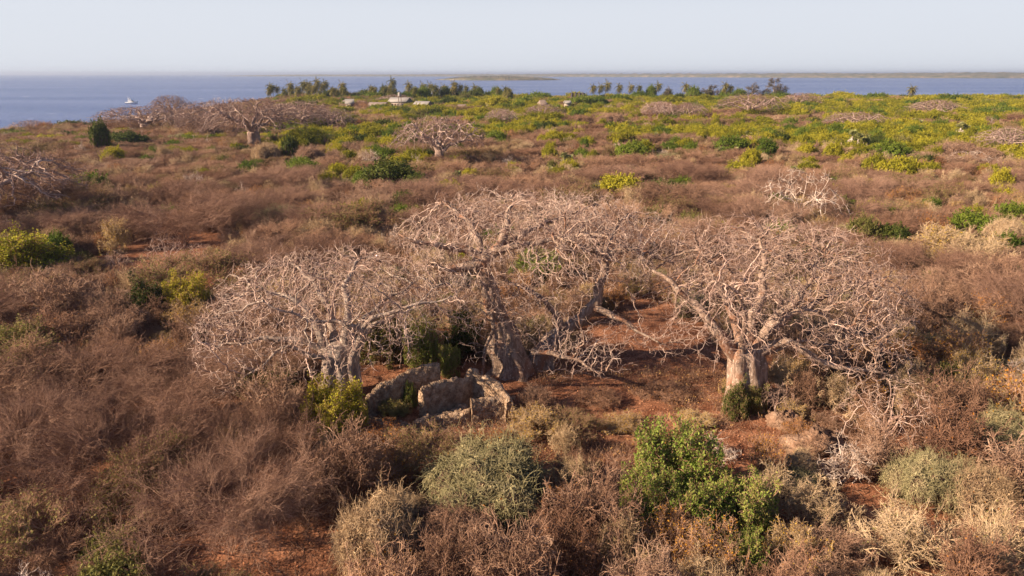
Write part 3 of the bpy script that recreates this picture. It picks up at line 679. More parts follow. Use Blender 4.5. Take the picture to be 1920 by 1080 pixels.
baobab("baobab_tree", "huge old baobab in the middle, twisted grey and rust trunk, widest crown of bare twigs",
    [grounded(SP([(958, 712, 44.0, 1.45), (962, 680, 44.0, 1.2), (948, 650, 44.0, 1.12), (950, 620, 44.0, .78), (930, 585, 44, .66), (918, 540, 44, .54), (908, 505, 44, .5), (903, 480, 44, .46)]), 1.15),
     grounded(SP([(1004, 703, 45.0, 1.2), (1012, 672, 45.2, .95), (1030, 645, 45.5, .72), (1046, 625, 46, .6), (1072, 607, 46.3, .48)]), 1.1)],
    [LP([(1030, 650, 45.5), (1075, 607, 46), (1112, 575, 46), (1127, 525, 46), (1134, 478, 46)], .6, .42),
     LP([(903, 492, 44), (865, 503, 43.5), (833, 507, 43), (800, 490, 42.5)], .46, .12),
     LP([(906, 486, 44), (870, 465, 44), (830, 460, 43.5), (790, 455, 43), (750, 440, 43)], .4, .08),
     LP([(905, 488, 44), (935, 462, 44.3), (945, 445, 44.8), (950, 410, 46), (960, 370, 48)], .45, .09),
     LP([(910, 478, 44), (960, 462, 44), (1000, 455, 44), (1040, 448, 44.2), (1085, 440, 45)], .35, .08),
     LP([(904, 484, 44.5), (890, 440, 46), (870, 410, 48), (830, 380, 50)], .35, .08),
     LP([(908, 480, 44.5), (990, 430, 47), (1060, 400, 50), (1120, 380, 52)], .35, .08),
     LP([(1134, 485, 46), (1110, 465, 46), (1080, 455, 45.5), (1060, 440, 45)], .3, .08),
     LP([(1134, 485, 46), (1170, 465, 46), (1210, 475, 45.5), (1255, 490, 45)], .3, .08),
     LP([(1134, 485, 46.3), (1150, 440, 48), (1180, 400, 50)], .25, .08),
     LP([(1108, 575, 46), (1150, 590, 44.5), (1185, 610, 43), (1210, 628, 42), (1240, 645, 41.5)], .3, .09),
     LP([(1055, 615, 45.5), (1020, 565, 45), (970, 537, 44.5), (945, 525, 44.5)], .3, .12),
     LP([(1000, 660, 42.8), (1050, 665, 41), (1100, 685, 40), (1140, 700, 39.5)], .25, .06),
     LP([(925, 560, 43.8), (925, 610, 42.9), (912, 655, 42.6), (905, 708, 42.4)], .17, .14)],
    dome(xat(1000, 47), 47.2, 9.6, 8.0, 7.6, 4.6, .55, 0, ((P(925, 560, 42.4), (1.7, .7, 1.1), .09), (P(985, 590, 42.2), (1.3, .6, .9), .04), (P(1245, 640, 41.5), (.9, .7, .45), .012), (P(1110, 650, 40.5), (1.2, .8, .6), .03), (P(1110, 690, 40), (1.0, .7, .35), .015))), 8000, .25, mats=('bark_mid', 'twig_mid'))

# ------------------------------------------------------------------ smaller bare trees: prototypes grown once
def tree_mesh(seed, R, Ht, natt, trunk_r, mats, tip, step=.45, flatk=.55, twl=.7, trunk_h=.35):
    global rng
    th = Ht * trunk_h; n = 8; limbs_s = []; seeds, par, er = [], [], []
    g0 = loft([(0, 0, -.4, trunk_r * 1.35), (0, 0, th * .5, trunk_r), (0, 0, th, trunk_r * .85), (0, 0, th * 1.08, trunk_r * .6)], sides=14)
    gl = Geo()
    for i in range(n):
        a_ = i * 2 * pi / n + random.uniform(-.3, .3); ro = R * random.uniform(.5, .75); zt = Ht * random.uniform(.62, .85)
        if i == 0: ro = R * .15; zt = Ht * .9
        pts = np.array([(0, 0, th * .85), (cos(a_) * ro * .3, sin(a_) * ro * .3, th + (zt - th) * .35), (cos(a_ + .15) * ro * .7, sin(a_ + .15) * ro * .7, th + (zt - th) * .6), (cos(a_) * ro, sin(a_) * ro, zt)])
        Q = resample(pts, .5); J = .25 * np.sin(np.arange(len(Q))[:, None] * np.array([1.1, .9, 1.3]) + i); Q = Q + (J - J[0]) * .6
        r = np.linspace(trunk_r * .42, trunk_r * .1, len(Q)); gl.tube(Q, r, 6, 0, True); s = len(seeds)
        for j in range(len(Q)): seeds.append(Q[j]); par.append(s + j - 1 if j else -1); er.append(r[j])
    skip = len(seeds); A = dome(0, 0, R, R, Ht * (1 - flatk), Ht * flatk, .6, 0, (), .3)(natt)
    pos, par = colonise(seeds, par, A, step, 4.5, step * 1.25, 40)
    m_ = len(pos); acc = np.zeros(m_); lf = np.ones(m_, bool); lf[par[par >= 0]] = False; acc[lf] = tip ** 2.3
    for i in range(m_ - 1, -1, -1):
        if par[i] >= 0: acc[par[i]] += acc[i]
    rr = np.minimum(acc ** (1 / 2.3), .25); rr[:skip] = er
    g = Geo(); chains_tubes(g, pos, par, rr, skip)
    idx = np.where((rr < tip * 3) & (np.arange(m_) >= skip) & (par >= 0))[0]; idx = rng.choice(idx, int(len(idx) * 1.2)); d = nrm(pos[idx] - pos[par[idx]])
    s = strand(pos[idx], d + rng.normal(size=d.shape) * .7, twl * rng.uniform(.5, 1.3, len(idx)), 4, .35); g.tube(s, rad(s, tip * .85, tip * .5))
    return g0.mesh("trunk", M[mats[0]], True), gl.mesh("limb", M[mats[0]], True), g.mesh("crown", [M[mats[1]], M[mats[0]]]), R, Ht
TP = {'far': [tree_mesh(1, 10, 12, 4300, 1.3, ('bark_far', 'twig_far'), .034, .5), tree_mesh(2, 11, 10, 3600, 1.2, ('bark_far', 'twig_far'), .034, .5, .5)],
      'dead': [tree_mesh(3, 5, 5.5, 260, .2, ('twig_white', 'twig_white'), .028, .5, .7, .7, .2)],
      'small': [tree_mesh(4, 3.2, 4.6, 420, .14, ('twig_pale', 'twig_pale'), .013, .3, .6, .45, .3)]}
def put_tree(kind, v, px, py, wpx, H, label, cat="tree", name="baobab_tree", group=None, rz=None, spl=None):
    tk, lm, cr, R, Ht = TP[kind][v]; p = G(px, py, 0)
    for _ in range(6): p = G(px, py, float(ground_z(p[0], p[1])) * .8 + .2 * p[2])
    p[2] = float(ground_z(p[0], p[1])); d = proj(*p)[2]; s = wpx / FPX * d / 2 / R
    o = link(name, None, None, p, random.uniform(0, 6) if rz is None else rz, (s, s, H / Ht)); tag(o, label, cat, group)
    link("trunk", tk, o); link("limb", lm, o); link("crown", cr, o)
    TREES.append((p[0], p[1], 1.5 * s)); return o
TREES = []
put_tree('far', 0, 478, 283, 180, 14, "thick-trunked bare baobab in the mid-distance, pale trunk rising above vine-covered scrub")
put_tree('far', 0, 275, 250, 175, 9.6, "wide low bare baobab near the left shore, below the white motor boat")
put_tree('far', 0, 325, 233, 75, 12.0, "taller bare baobab behind the wide low one near the left shore")
put_tree('far', 1, 62, 250, 76, 9.0, "small lone bare baobab standing against the water at far left")
put_tree('far', 1, 825, 318, 165, 11.5, "bare baobab in the middle distance, right of the dark green tree canopy", rz=1)
put_tree('far', 0, -25, 430, 330, 11, "dark bare baobab cut off by the left edge of the picture", rz=2)
put_tree('far', 1, 1405, 226, 120, 11.5, "bare baobab far off between yellow-green bushes, below the dark casuarinas")
put_tree('far', 1, 375, 262, 80, 8, "drooping bare tree right of the wide low baobab near the left shore")
put_tree('far', 0, 742, 202, 70, 8, "mauve bare tree in front of the long pale roofs")
put_tree('far', 1, 525, 238, 90, 9, "bare tree crown behind the thick-trunked baobab in the mid-distance")
for px_, py_, w_, H_, l_ in [(1235, 232, 60, 7.5, "mauve bare tree crown right of the two brown vine mounds"), (1600, 250, 90, 6, "grey bare tree crown behind the pair of skirted doum palms"), (940, 245, 50, 6.5, "small mauve bare tree left of the central green thicket"), (1750, 228, 80, 7.5, "mauve bare tree inside the long yellow-green thicket at right"), (1885, 300, 90, 6.5, "grey-brown bare tree at the right edge above the vine mounds"), (1290, 232, 60, 7, "low bare tree amid green bushes right of centre"), (395, 258, 95, 9.5, "brown tangled bare tree between the low baobab and the mid-distance one"), (570, 250, 95, 9, "brown bare crown right behind the mid-distance baobab"), (620, 250, 80, 7, "brown bare tree right of the mid-distance baobab"), (1020, 228, 60, 6, "thin bare tree in the centre of the far scrub"), (1500, 208, 60, 8, "bare tree below the tallest casuarina")]:
    put_tree('far', random.randrange(2), px_, py_, w_ * 1.2, H_ * 1.25, l_, name="bare_tree")
put_tree('dead', 0, 420, 216, 62, 9.0, "pale dead tree with bare forked branches against the water left of the mid-distance baobab", "tree", "dead_tree", rz=2)
put_tree('dead', 0, 1497, 425, 150, 8.0, "bleached dead tree with bare white branches behind the right baobab", "tree", "dead_tree", rz=1)
put_tree('dead', 0, 695, 318, 46, 4.6, "small dead tree with forked pale branches left of the dark green canopy", "tree", "dead_tree")
put_tree('dead', 0, 1560, 262, 110, 3.6, "sprawling dead tree lying among yellow-green bushes at right", "tree", "dead_tree")
put_tree('dead', 0, 1820, 318, 100, 4.2, "dead tree half buried in brown vines at the right edge", "tree", "dead_tree")
put_tree('small', 0, 318, 515, 82, 4.2, "small bare pale tree standing at the edge of the left clearing", "tree", "bare_tree")
put_tree('small', 0, 378, 512, 75, 3.2, "low bare grey tree right of the small pale one in the left clearing", "tree", "bare_tree")
put_tree('small', 0, 1655, 850, 190, 4.4, "white-branched leafless bush tree right of the rubble mounds", "tree", "bare_tree")
put_tree('small', 0, 1452, 778, 70, 2.2, "small pale leafless shrub right of the right baobab's trunk", "shrub", "bare_tree")
put_tree('small', 0, 225, 520, 50, 3.0, "thin dark leafless tree by the left clearing's near edge", "tree", "bare_tree")

# ------------------------------------------------------------------ ruined coral walls
def wall_mesh(pts, thick=.5, jag=.10, base=-.3):
    """pts: (x,y,ztop) along the wall; rough faces, crumbling top"""
    Q = resample(np.array(pts, float), .10); n = len(Q); xy = Q[:, :2]; t = np.gradient(xy, axis=0); t = t / np.linalg.norm(t, axis=1, keepdims=True); nn = np.stack([-t[:, 1], t[:, 0]], 1)
    s = np.arange(n) * .10; top = Q[:, 2] + jag * (sn(s, s * .7, 1.7, 1) + .6 * sn(s, s, 6, 4)) + rng.normal(size=n) * .035
    for _ in range(max(1, n // 18)):
        c = rng.integers(0, n); w = rng.uniform(2, 5); top -= rng.uniform(.05, .22) * np.exp(-((np.arange(n) - c) / w) ** 2)
    nh = 13; rows = []
    hs = np.linspace(0, 1, nh)
    for side in (-1, 1):
        blk = []
        for h in hs:
            z = base + (top - base) * h; off = thick / 2 * (1 + .10 * (1 - h)) + .05 * sn(s * 3, z * 6, 1, 2 + side) + .035 * sn(s * 9, z * 14, 1, 5 + side) + rng.normal(size=n) * .03
            if h == 1: off = off - .05
            blk.append(np.stack([xy[:, 0] + nn[:, 0] * off * side, xy[:, 1] + nn[:, 1] * off * side, z], 1))
        rows.append(blk)
    ring = rows[0] + [np.stack([xy[:, 0], xy[:, 1], top + .06 + rng.normal(size=n) * .03], 1)] + rows[1][::-1]
    m_ = len(ring); v = np.stack(ring, 1).reshape(-1, 3); a = np.arange(n - 1)[:, None] * m_ + np.arange(m_ - 1)[None]
    g = Geo().quads(v, np.stack([a, a + m_, a + m_ + 1, a + 1], -1).reshape(-1, 4))
    for e in (0, n - 1):
        for j in range(nh - 1):
            b_ = e * m_; g.Q.append(np.array([[b_ + j, b_ + j + 1, b_ + m_ - 2 - j, b_ + m_ - 1 - j]])); g.qm.append(np.zeros(1))
    return g
def W(lst): return [(*G(a_, b_, z_)[:2], z_) for (a_, b_, z_) in lst]
ruin = bpy.data.objects.new("stone_ruin", None); COL.objects.link(ruin); rb = G(870, 790, 0); ruin.location = rb
tag(ruin, "roofless ruin of rough coral-stone walls between the left and middle baobabs", "ruin")
for lst, th, lb in (
    ([(684, 761, .75), (693, 738, 1.45), (712, 722, 1.75), (739, 716, 1.85), (752, 706, 2.05), (775, 697, 2.15), (824, 687, 2.3)], .5, "long curved back wall, its top rising to the right"),
    ([(789, 738, 1.65), (800, 727, 1.85), (835, 716, 1.9), (865, 710, 1.9), (884, 697, 2.05)], .5, "middle wall with a squared left end"),
    ([(884, 697, 2.0), (909, 706, 1.95), (932, 720, 1.8), (948, 741, 1.6), (956, 757, 1.35)], .55, "curved right wall with its lit inner face"),
    ([(953, 748, 1.45), (915, 748, 1.5), (883, 752, 1.5)], .55, "stepped front block"),
    ([(882, 771, .75), (850, 776, .7), (820, 780, .62), (806, 781, .7), (775, 792, .6)], .5, "low front wall"),
    ([(795, 778, .2), (835, 775, .3), (872, 757, .45)], .9, "heap of fallen stone inside the walls")):
    w = W(lst); g = wall_mesh([(x - rb[0], y - rb[1], z * 1.08) for (x, y, z) in w], th * .84)
    o = link("wall", g.mesh("wall", M['coral']), ruin); o["label"] = lb
o = link("ruined_wall", wall_mesh([(x, y, z) for (x, y, z) in W([(680, 815, .5), (655, 828, .7), (636, 845, .8), (624, 880, .7), (618, 905, .4)])], .4).mesh("ruined_wall", M['coral']))
tag(o, "low broken stone wall with a dark face, left of and nearer than the roofless ruin", "wall")
def rock(name, px, py, wpx, h, label):
    p = G(px, py, 0); d = proj(*p)[2]; r = wpx / FPX * d / 2; th = np.linspace(0, pi * .55, 14)[:, None]; ph = np.arange(26)[None] * 2 * pi / 26
    rr = 1 + .22 * sn(ph * 2, th * 3, 1, px % 7) + .1 * rng.normal(size=(14, 26)); v = np.stack([r * rr * np.sin(th) * np.cos(ph), r * .8 * rr * np.sin(th) * np.sin(ph), h * rr * np.cos(th) + 0 * ph], -1).reshape(-1, 3)
    a = np.arange(13)[:, None] * 26 + np.arange(26)[None]; b_ = np.arange(13)[:, None] * 26 + (np.arange(26)[None] + 1) % 26
    g = Geo().quads(v, np.stack([a, a + 26, b_ + 26, b_], -1).reshape(-1, 4)); tag(link(name, g.mesh(name, M['rock']), None, (p[0], p[1], float(ground_z(p[0], p[1])) - .05)), label, "rock")
rock("rubble_mound", 1468, 795, 62, .9, "grey coral rubble lump right of the right baobab's foot")
rock("rubble_mound", 1530, 838, 115, .9, "larger coral rubble mound, half covered by dry twigs, nearer than the grey lump")
rock("stone", 1466, 828, 9, .12, "small pale stone on bare soil below the rubble lump")
rock("stone", 1415, 797, 12, .1, "flat pale stone on bare soil in front of the right baobab")
rock("stone", 1306, 862, 10, .14, "small grey stone on the soil behind the big green bush")

# ------------------------------------------------------------------ shrubs placed one by one (photo column, row of the middle, width, height in metres)
DISCS = [(x, y, r) for (x, y, r) in TREES]
for (px, py, r_) in ((638, 752, 1.6), (1398, 768, 1.7), (985, 712, 2.8), (1040, 690, 2.4)):
    q = G(px, py); DISCS.append((q[0], q[1], r_))
for (px, D_) in ((651, 392), (709, 395), (750, 410), (793, 395), (866, 370), (1017, 390), (918, 395), (1064, 385), (1083, 430), (749, 400)):
    for k_ in (5, 16, 30): DISCS.append(((px - 960) / FPX * (D_ - k_) * .97, D_ - k_, 5.5))
def put(kind, name, px, py, wpx, H, label, cat="shrub", group=None, v=None, rz=None):
    recs = PR[kind]; rec = recs[random.randrange(len(recs)) if v is None else v]
    p = G(px, py, H * .5); d = proj(*p)[2]; w = wpx / FPX * d; p[2] = float(ground_z(p[0], p[1])) - .05
    o = link(name, rec[0], None, p, random.uniform(0, 6.28) if rz is None else rz, set_scale(rec, w, H))
    tag(o, label, cat, group); DISCS.append((p[0], p[1], w * .36)); return o
HAND = [
 # foreground
 ('leaf_green', 'leafy_bush', 1268, 893, 150, 2.9, "big mid-green leafy bush in the foreground, left of the orange-tipped one"),
 ('leaf_green', 'leafy_bush', 1385, 958, 125, 2.2, "right-hand lobe bush of fresh green leaves beside the big green foreground bush"),
 ('leaf_green', 'leafy_bush', 1225, 955, 120, 2.1, "green bush merging with the big green foreground bush at its lower left"),
 ('leaf_green', 'leafy_bush', 1312, 968, 120, 2.2, "green bush filling the middle between the big foreground bush and its right lobe"),
 ('orangebush', 'orange_shrub', 1245, 1015, 120, 1.7, "rust-orange shrub under the merged green foreground bushes"),
 ('leaf_green', 'leafy_bush', 1395, 1048, 85, 1.6, "small green bush at the bottom edge below the big green foreground bush"),
 ('orangebush', 'orange_shrub', 1330, 1060, 130, 1.7, "orange-leaved bush at the bottom edge left of the small green bush"),
 ('vine_tan', 'vine_mound', 700, 1010, 185, 3.5, "tall tan mound of dead vines at the bottom, beside the dark leaf-littered soil"),
 ('vine_green', 'vine_mound', 925, 905, 265, 3.1, "large grey-green mound of tangled vines in front of the ruin"),
 ('vine_mauve', 'vine_mound', 850, 1010, 190, 2.5, "dark brown vine thicket between the tan mound and the grey-green mound"),
 ('thorn_olive', 'thorn_bush', 800, 850, 150, 1.7, "feathery green thorn bush leaning left off the grey-green vine mound"),
 ('thorn_olive', 'thorn_bush', 1070, 800, 95, 1.3, "feathery olive thorn bush right of the orange shrubs by the ruin"),
 ('mauve', 'dry_bush', 1110, 985, 190, 2.6, "mauve twiggy bush with rust tips left of the big green foreground bush"),
 ('rustbush', 'dry_bush', 1050, 1040, 150, 2.2, "rust-brown twiggy bush at the bottom edge under the grey-green mound"),
 ('tanbush', 'dry_bush', 1180, 1050, 120, 1.9, "straw-coloured twiggy bush at the bottom, left of the orange-leaved bush"),
 ('goldbush', 'golden_shrub', 1175, 800, 110, .55, "low thin golden shrub on the near part of the bare clearing"),
 ('rustbush', 'dry_bush', 1250, 735, 90, .5, "thin knee-high rust twigs in the middle of the bare clearing"),
 ('goldbush', 'golden_shrub', 1300, 790, 90, .5, "low golden herbs on the clearing left of the right baobab"),
 ('rustbush', 'dry_bush', 1120, 745, 90, .7, "thin rust twigs at the clearing's edge below the middle baobab"),
 ('orangebush', 'orange_shrub', 1230, 850, 90, .6, "low orange shrub behind the big green foreground bush"),
 ('orangebush', 'orange_shrub', 1438, 880, 80, 1.9, "bright orange-leaved shrub right of the big green foreground bush"),
 ('tanbush', 'dry_bush', 1445, 935, 100, 1.7, "straw-coloured twig bush just below the bright orange-leaved shrub"),
 ('tanbush', 'dry_bush', 1535, 950, 120, 1.6, "tan twiggy bush left of the bare reddish patch at lower right"),
 ('vine_green', 'vine_mound', 1750, 905, 150, 2.6, "rounded mound of hanging straw-green vines at lower right"),
 ('vine_tan', 'vine_mound', 1835, 925, 150, 2.5, "tan vine mound with orange tips right of the hanging straw-green one"),
 ('vine_green', 'vine_mound', 1880, 830, 140, 3.0, "straw-green vine mound at the right edge above the tan one"),
 ('goldbush', 'golden_shrub', 1850, 740, 110, 2.4, "golden-leaved shrub near the right edge above the vine mounds"),
 ('orangebush', 'orange_shrub', 1790, 665, 110, 2.2, "rust-orange shrub right of the right baobab's low limbs"),
 ('tanbush', 'dry_bush', 1700, 1030, 210, 1.7, "broad straw-coloured twig bush at the bottom right"),
 ('tanbush', 'dry_bush', 1860, 1040, 200, 2.0, "straw twig bush in the bottom right corner"),
 ('mauve', 'dry_bush', 1560, 1045, 150, 1.3, "mauve-brown twig bush at the bottom, left of the broad straw one"),
 ('goldbush', 'golden_shrub', 1490, 1040, 120, 1.4, "golden-orange shrub at the bottom edge right of the small green bush"),
 ('mauve', 'dry_bush', 1640, 870, 130, 1.9, "fan-shaped mauve twig bush beyond the bare patch at lower right"),
 ('bare', 'bare_shrub', 1590, 880, 120, 1.6, "fan-shaped pale leafless shrub at the near foot of the white-branched tree"),
 ('bare', 'fallen_branch', 1340, 845, 95, .8, "dead pale branch lying on the soil left of the bright orange shrub"),
 ('leaf_yg', 'leafy_bush', 628, 782, 112, 2.3, "yellow-green bush covering the foot of the left baobab"),
 ('leaf_dark', 'leafy_bush', 1378, 758, 50, 1.5, "small dark green bush left against the right baobab's foot"),
 ('leaf_olive', 'leafy_bush', 1412, 750, 48, 1.4, "small olive-yellow bush right against the right baobab's foot"),
 ('leaf_green', 'leafy_bush', 788, 662, 62, 2.6, "round green bush behind the long back wall of the ruin"),
 ('leaf_green', 'leafy_bush', 842, 684, 40, 1.7, "small green bush at the far end of the ruin's back wall"),
 ('leaf_dark', 'leafy_bush', 870, 640, 70, 2.6, "dark green bush in shade left of the middle baobab's trunk"),
 ('leaf_olive', 'leafy_bush', 718, 650, 90, 2.6, "dim olive bush in shade right of the left baobab"),
 ('leaf_olive', 'leafy_bush', 742, 766, 60, .7, "low olive bush inside the ruin at the foot of the back wall"),
 ('leaf_green', 'leafy_bush', 768, 748, 26, 1.2, "slim green shrub against the left end of the ruin's middle wall"),
 ('leaf_olive', 'leafy_bush', 500, 730, 110, 1.5, "olive-brown bush under the left baobab's lowest limb"),
 ('mauve', 'dry_bush', 845, 832, 80, .6, "grey-mauve twig bush against the ruin's low front wall"),
 ('orangebush', 'orange_shrub', 720, 840, 120, 1.0, "low orange shrub in front of the ruin, beside the broken low wall"),
 ('goldbush', 'golden_shrub', 770, 838, 90, .7, "low golden shrub at the left end of the ruin's low front wall"),
 ('orangebush', 'orange_shrub', 925, 832, 95, .5, "low orange shrub against the ruin's stepped front block"),
 ('goldbush', 'golden_shrub', 1005, 800, 110, 1.1, "golden shrub right of the ruin's front corner"),
 ('rustbush', 'dry_bush', 655, 870, 110, 1.3, "rust twig bush behind the broken low wall"),
 ('mauve', 'dry_bush', 1010, 765, 80, 1.2, "pale mauve twig bush right of the ruin"),
 # lower left
 ('thorn_big', 'thorn_tree', 425, 965, 340, 3.9, "wide flat-topped thorn tree at lower left, pale forked stems showing under it"),
 ('thorn_big', 'thorn_tree', 452, 850, 235, 3.2, "brown flat thorn tree right behind the forked-stem one, its twigs reaching the yellow-green bush"),
 ('thorn_big', 'thorn_tree', 250, 850, 340, 3.9, "flat mauve thorn tree left behind the forked-stem one at lower left"),
 ('thorn_big', 'thorn_tree', 40, 850, 330, 4.0, "greyish flat-topped thorn tree cut by the left edge at lower left"),
 ('thorn_big', 'thorn_tree', 150, 725, 330, 3.4, "reddish flat-topped thorn tree behind the greyish one at lower left"),
 ('thorn_big', 'thorn_tree', 340, 735, 260, 2.9, "low flat thorn tree just left of the left baobab's lowest twigs"),
 ('thorn_olive', 'thorn_bush', 110, 985, 260, 2.8, "green-tipped feathery thorn bush in the bottom left corner"),
 ('thorn_olive', 'thorn_bush', 300, 905, 130, 3.7, "sprays of green-tipped twigs poking through the flat thorn canopy"),
 ('thorn_rust', 'thorn_bush', 60, 1060, 200, 2.0, "dim brown thorn bush at the very bottom left"),
 ('thorn_mauve', 'thorn_bush', 560, 760, 110, 1.4, "sparse mauve thorn bush left of the yellow-green bush"),
 ('leaf_olive', 'leafy_bush', 40, 655, 110, 2.4, "yellowish olive bush at the left edge above the flat thorn trees"),
 ('vine_mauve', 'vine_mound', 215, 610, 150, 2.8, "brown vine mound left of the left baobab's outer twigs"),
 ('mauve', 'dry_bush', 90, 575, 190, 3.0, "broad mauve twig bush below the bright green bush at the left edge"),
 ('rustbush', 'dry_bush', 110, 630, 150, 2.4, "rusty twig bush with orange leaves at left, nearer than the broad mauve one"),
 ('tanbush', 'dry_bush', 250, 545, 60, 2.0, "pale straw bush at the near edge of the left clearing"),
 ('leaf_yg', 'leafy_bush', 45, 495, 150, 3.4, "bright yellow-green bush at the left edge"),
 ('leaf_green', 'leafy_bush', 105, 470, 70, 3.2, "mid-green bush merging with the bright one at the left edge"),
 ('leaf_dark', 'leafy_bush', 282, 575, 88, 2.4, "dark green low bush left of the left baobab"),
 ('leaf_yg', 'leafy_bush', 352, 566, 74, 2.8, "yellow-green bush touching the dark green low bush, left of the left baobab"),
 ('goldbush', 'golden_shrub', 355, 605, 100, 1.8, "golden-yellow shrub at the near side of the green bushes left of the left baobab"),
 ('goldbush', 'golden_shrub', 410, 505, 60, 2.2, "golden shrub at the right side of the left clearing"),
 ('goldbush', 'golden_shrub', 215, 450, 60, 2.8, "golden-yellow small tree behind the left clearing"),
 ('thorn_big', 'thorn_tree', 345, 418, 270, 5.4, "wide flat brown thorn tree behind the left clearing, dark underneath"),
 ('leaf_olive', 'leafy_bush', 445, 385, 48, 2.6, "round olive bush behind the wide flat thorn tree"),
 ('vine_green', 'vine_mound', 525, 410, 110, 3.0, "olive vine mound left of the middle baobab's crown"),
 ('vine_tan', 'vine_mound', 600, 440, 120, 3.2, "straw vine mound behind the left baobab's crown"),
 # mid distance greens
 ('leaf_green', 'leafy_bush', 172, 351, 84, 4.0, "round bright green bush in brown scrub at left"),
 ('leaf_dark', 'leafy_tree', 188, 262, 44, 8.0, "tall dark green bushy tree below the wide low baobab near the shore"),
 ('leaf_dark', 'leafy_bush', 240, 265, 80, 4.5, "dark green bush right of the tall bushy tree near the shore"),
 ('leaf_yg', 'leafy_bush', 216, 296, 42, 4.0, "yellow-green bush beneath the tall dark bushy tree near the shore"),
 ('leaf_yg', 'leafy_bush', 95, 264, 70, 2.5, "flat yellow-green bush below the lone baobab at far left"),
 ('leaf_dark', 'leafy_bush', 135, 234, 80, 3.5, "dark green shore bush between the lone and the wide baobab"),
 ('leaf_dark', 'leafy_bush', 545, 283, 36, 6.0, "dark green conical bush right of the mid-distance baobab's trunk"),
 ('vine_mauve', 'vine_mound', 578, 293, 60, 4.5, "dark vine-smothered mound right of the conical bush"),
 ('vine_tan', 'vine_mound', 500, 290, 60, 5.0, "brown vine-draped mound at the foot of the mid-distance baobab"),
 ('vine_mauve', 'vine_mound', 380, 245, 70, 6.0, "brown vine-draped mound left of the mid-distance baobab"),
 ('leaf_dark', 'leafy_tree', 728, 331, 118, 5.0, "dark green spreading canopy in the middle distance"),
 ('leaf_green', 'leafy_bush', 690, 340, 60, 3.5, "mid-green bush at the left end of the dark green canopy"),
 ('leaf_dark', 'leafy_bush', 780, 348, 60, 3.4, "dark green bush at the right end of the dark green canopy"),
 ('leaf_yg', 'leafy_bush', 840, 362, 66, 3.2, "bright yellow-green bush above the middle baobab's left crown"),
 ('leaf_yg', 'leafy_bush', 1160, 355, 96, 3.6, "bright yellow-green bush behind the middle baobab's right crown"),
 ('leaf_dark', 'leafy_bush', 1245, 362, 90, 3.2, "dark green bush right of the bright one behind the middle baobab"),
 ('leaf_green', 'leafy_bush', 1275, 352, 46, 3.0, "green bush with rusty neighbours beyond the gap between middle and right baobabs"),
 ('leaf_olive', 'leafy_tree', 1617, 440, 74, 4.0, "dark olive round tree right of the right baobab's crown"),
 ('thorn_olive', 'thorn_bush', 1668, 392, 90, 3.0, "feathery light green flat bush right of the bleached dead tree"),
 ('leaf_green', 'leafy_bush', 1830, 425, 110, 3.0, "mid-green bush above the tan mound at right"),
 ('leaf_green', 'leafy_bush', 1895, 402, 70, 3.0, "mid-green bush at the right edge behind the tan vine mound"),
 ('vine_tan', 'vine_mound', 1890, 440, 80, 3.4, "tan vine mound at the right edge under the green bushes"),
 ('goldbush', 'golden_shrub', 1765, 475, 120, 2.8, "golden shrub on the slope right of the dark olive tree"),
 ('tanbush', 'dry_bush', 1830, 490, 130, 3.0, "pale tan twig bush right of the golden shrub on the slope"),
 ('mauve', 'dry_bush', 1860, 540, 150, 3.0, "mauve twig bush near the right edge below the tan one"),
 ('mauve', 'dry_bush', 1745, 600, 170, 2.8, "broad mauve twig bush right of the right baobab's crown"),
 ('leaf_green', 'leafy_bush', 1745, 535, 36, 1.6, "tiny green bush among mauve twigs right of the right baobab"),
 ('vine_green', 'vine_mound', 1905, 545, 90, 3.0, "olive vine mound cut by the right edge"),
 ('vine_mauve', 'vine_mound', 1800, 288, 130, 5.0, "big brown vine-smothered mound with dead wood at right"),
 ('vine_mauve', 'vine_mound', 1095, 233, 45, 6.0, "left of two brown vine-draped mounds in the far scrub"),
 ('vine_mauve', 'vine_mound', 1148, 230, 55, 6.5, "right of two brown vine-draped mounds in the far scrub"),
 ('leaf_green', 'leafy_bush', 930, 265, 50, 4.0, "mid-green bush right of the mid-distance bare baobab"),
 ('leaf_yg', 'leafy_bush', 1030, 292, 34, 4.0, "yellow-green bush left of the skirted palm"),
 ('leaf_yg', 'leafy_bush', 1066, 318, 40, 3.5, "yellow-green bush below the skirted palm"),
 ('thorn_olive', 'thorn_bush', 1070, 275, 70, 3.0, "green feathery bush behind the skirted palm"),
 ('leaf_green', 'leafy_bush', 1010, 510, 110, 2.2, "grey-green bush seen under the middle baobab's crown"),
 ('thorn_olive', 'thorn_bush', 1090, 500, 90, 2.4, "olive thorn bush seen through the gap of the middle baobab's limbs"),
 ('vine_green', 'vine_mound', 1300, 575, 60, 2.2, "grey-green vine mound in shade between middle and right baobabs"),
]
for h in HAND:
    k, nm, px, py, w, H, lb = h
    if k.startswith('leaf') and py > 480: k = 'near' + k[4:]
    put(k, nm, px, py, w, H, lb, "tree" if "tree" in nm else "branch" if nm == "fallen_branch" else "bush")
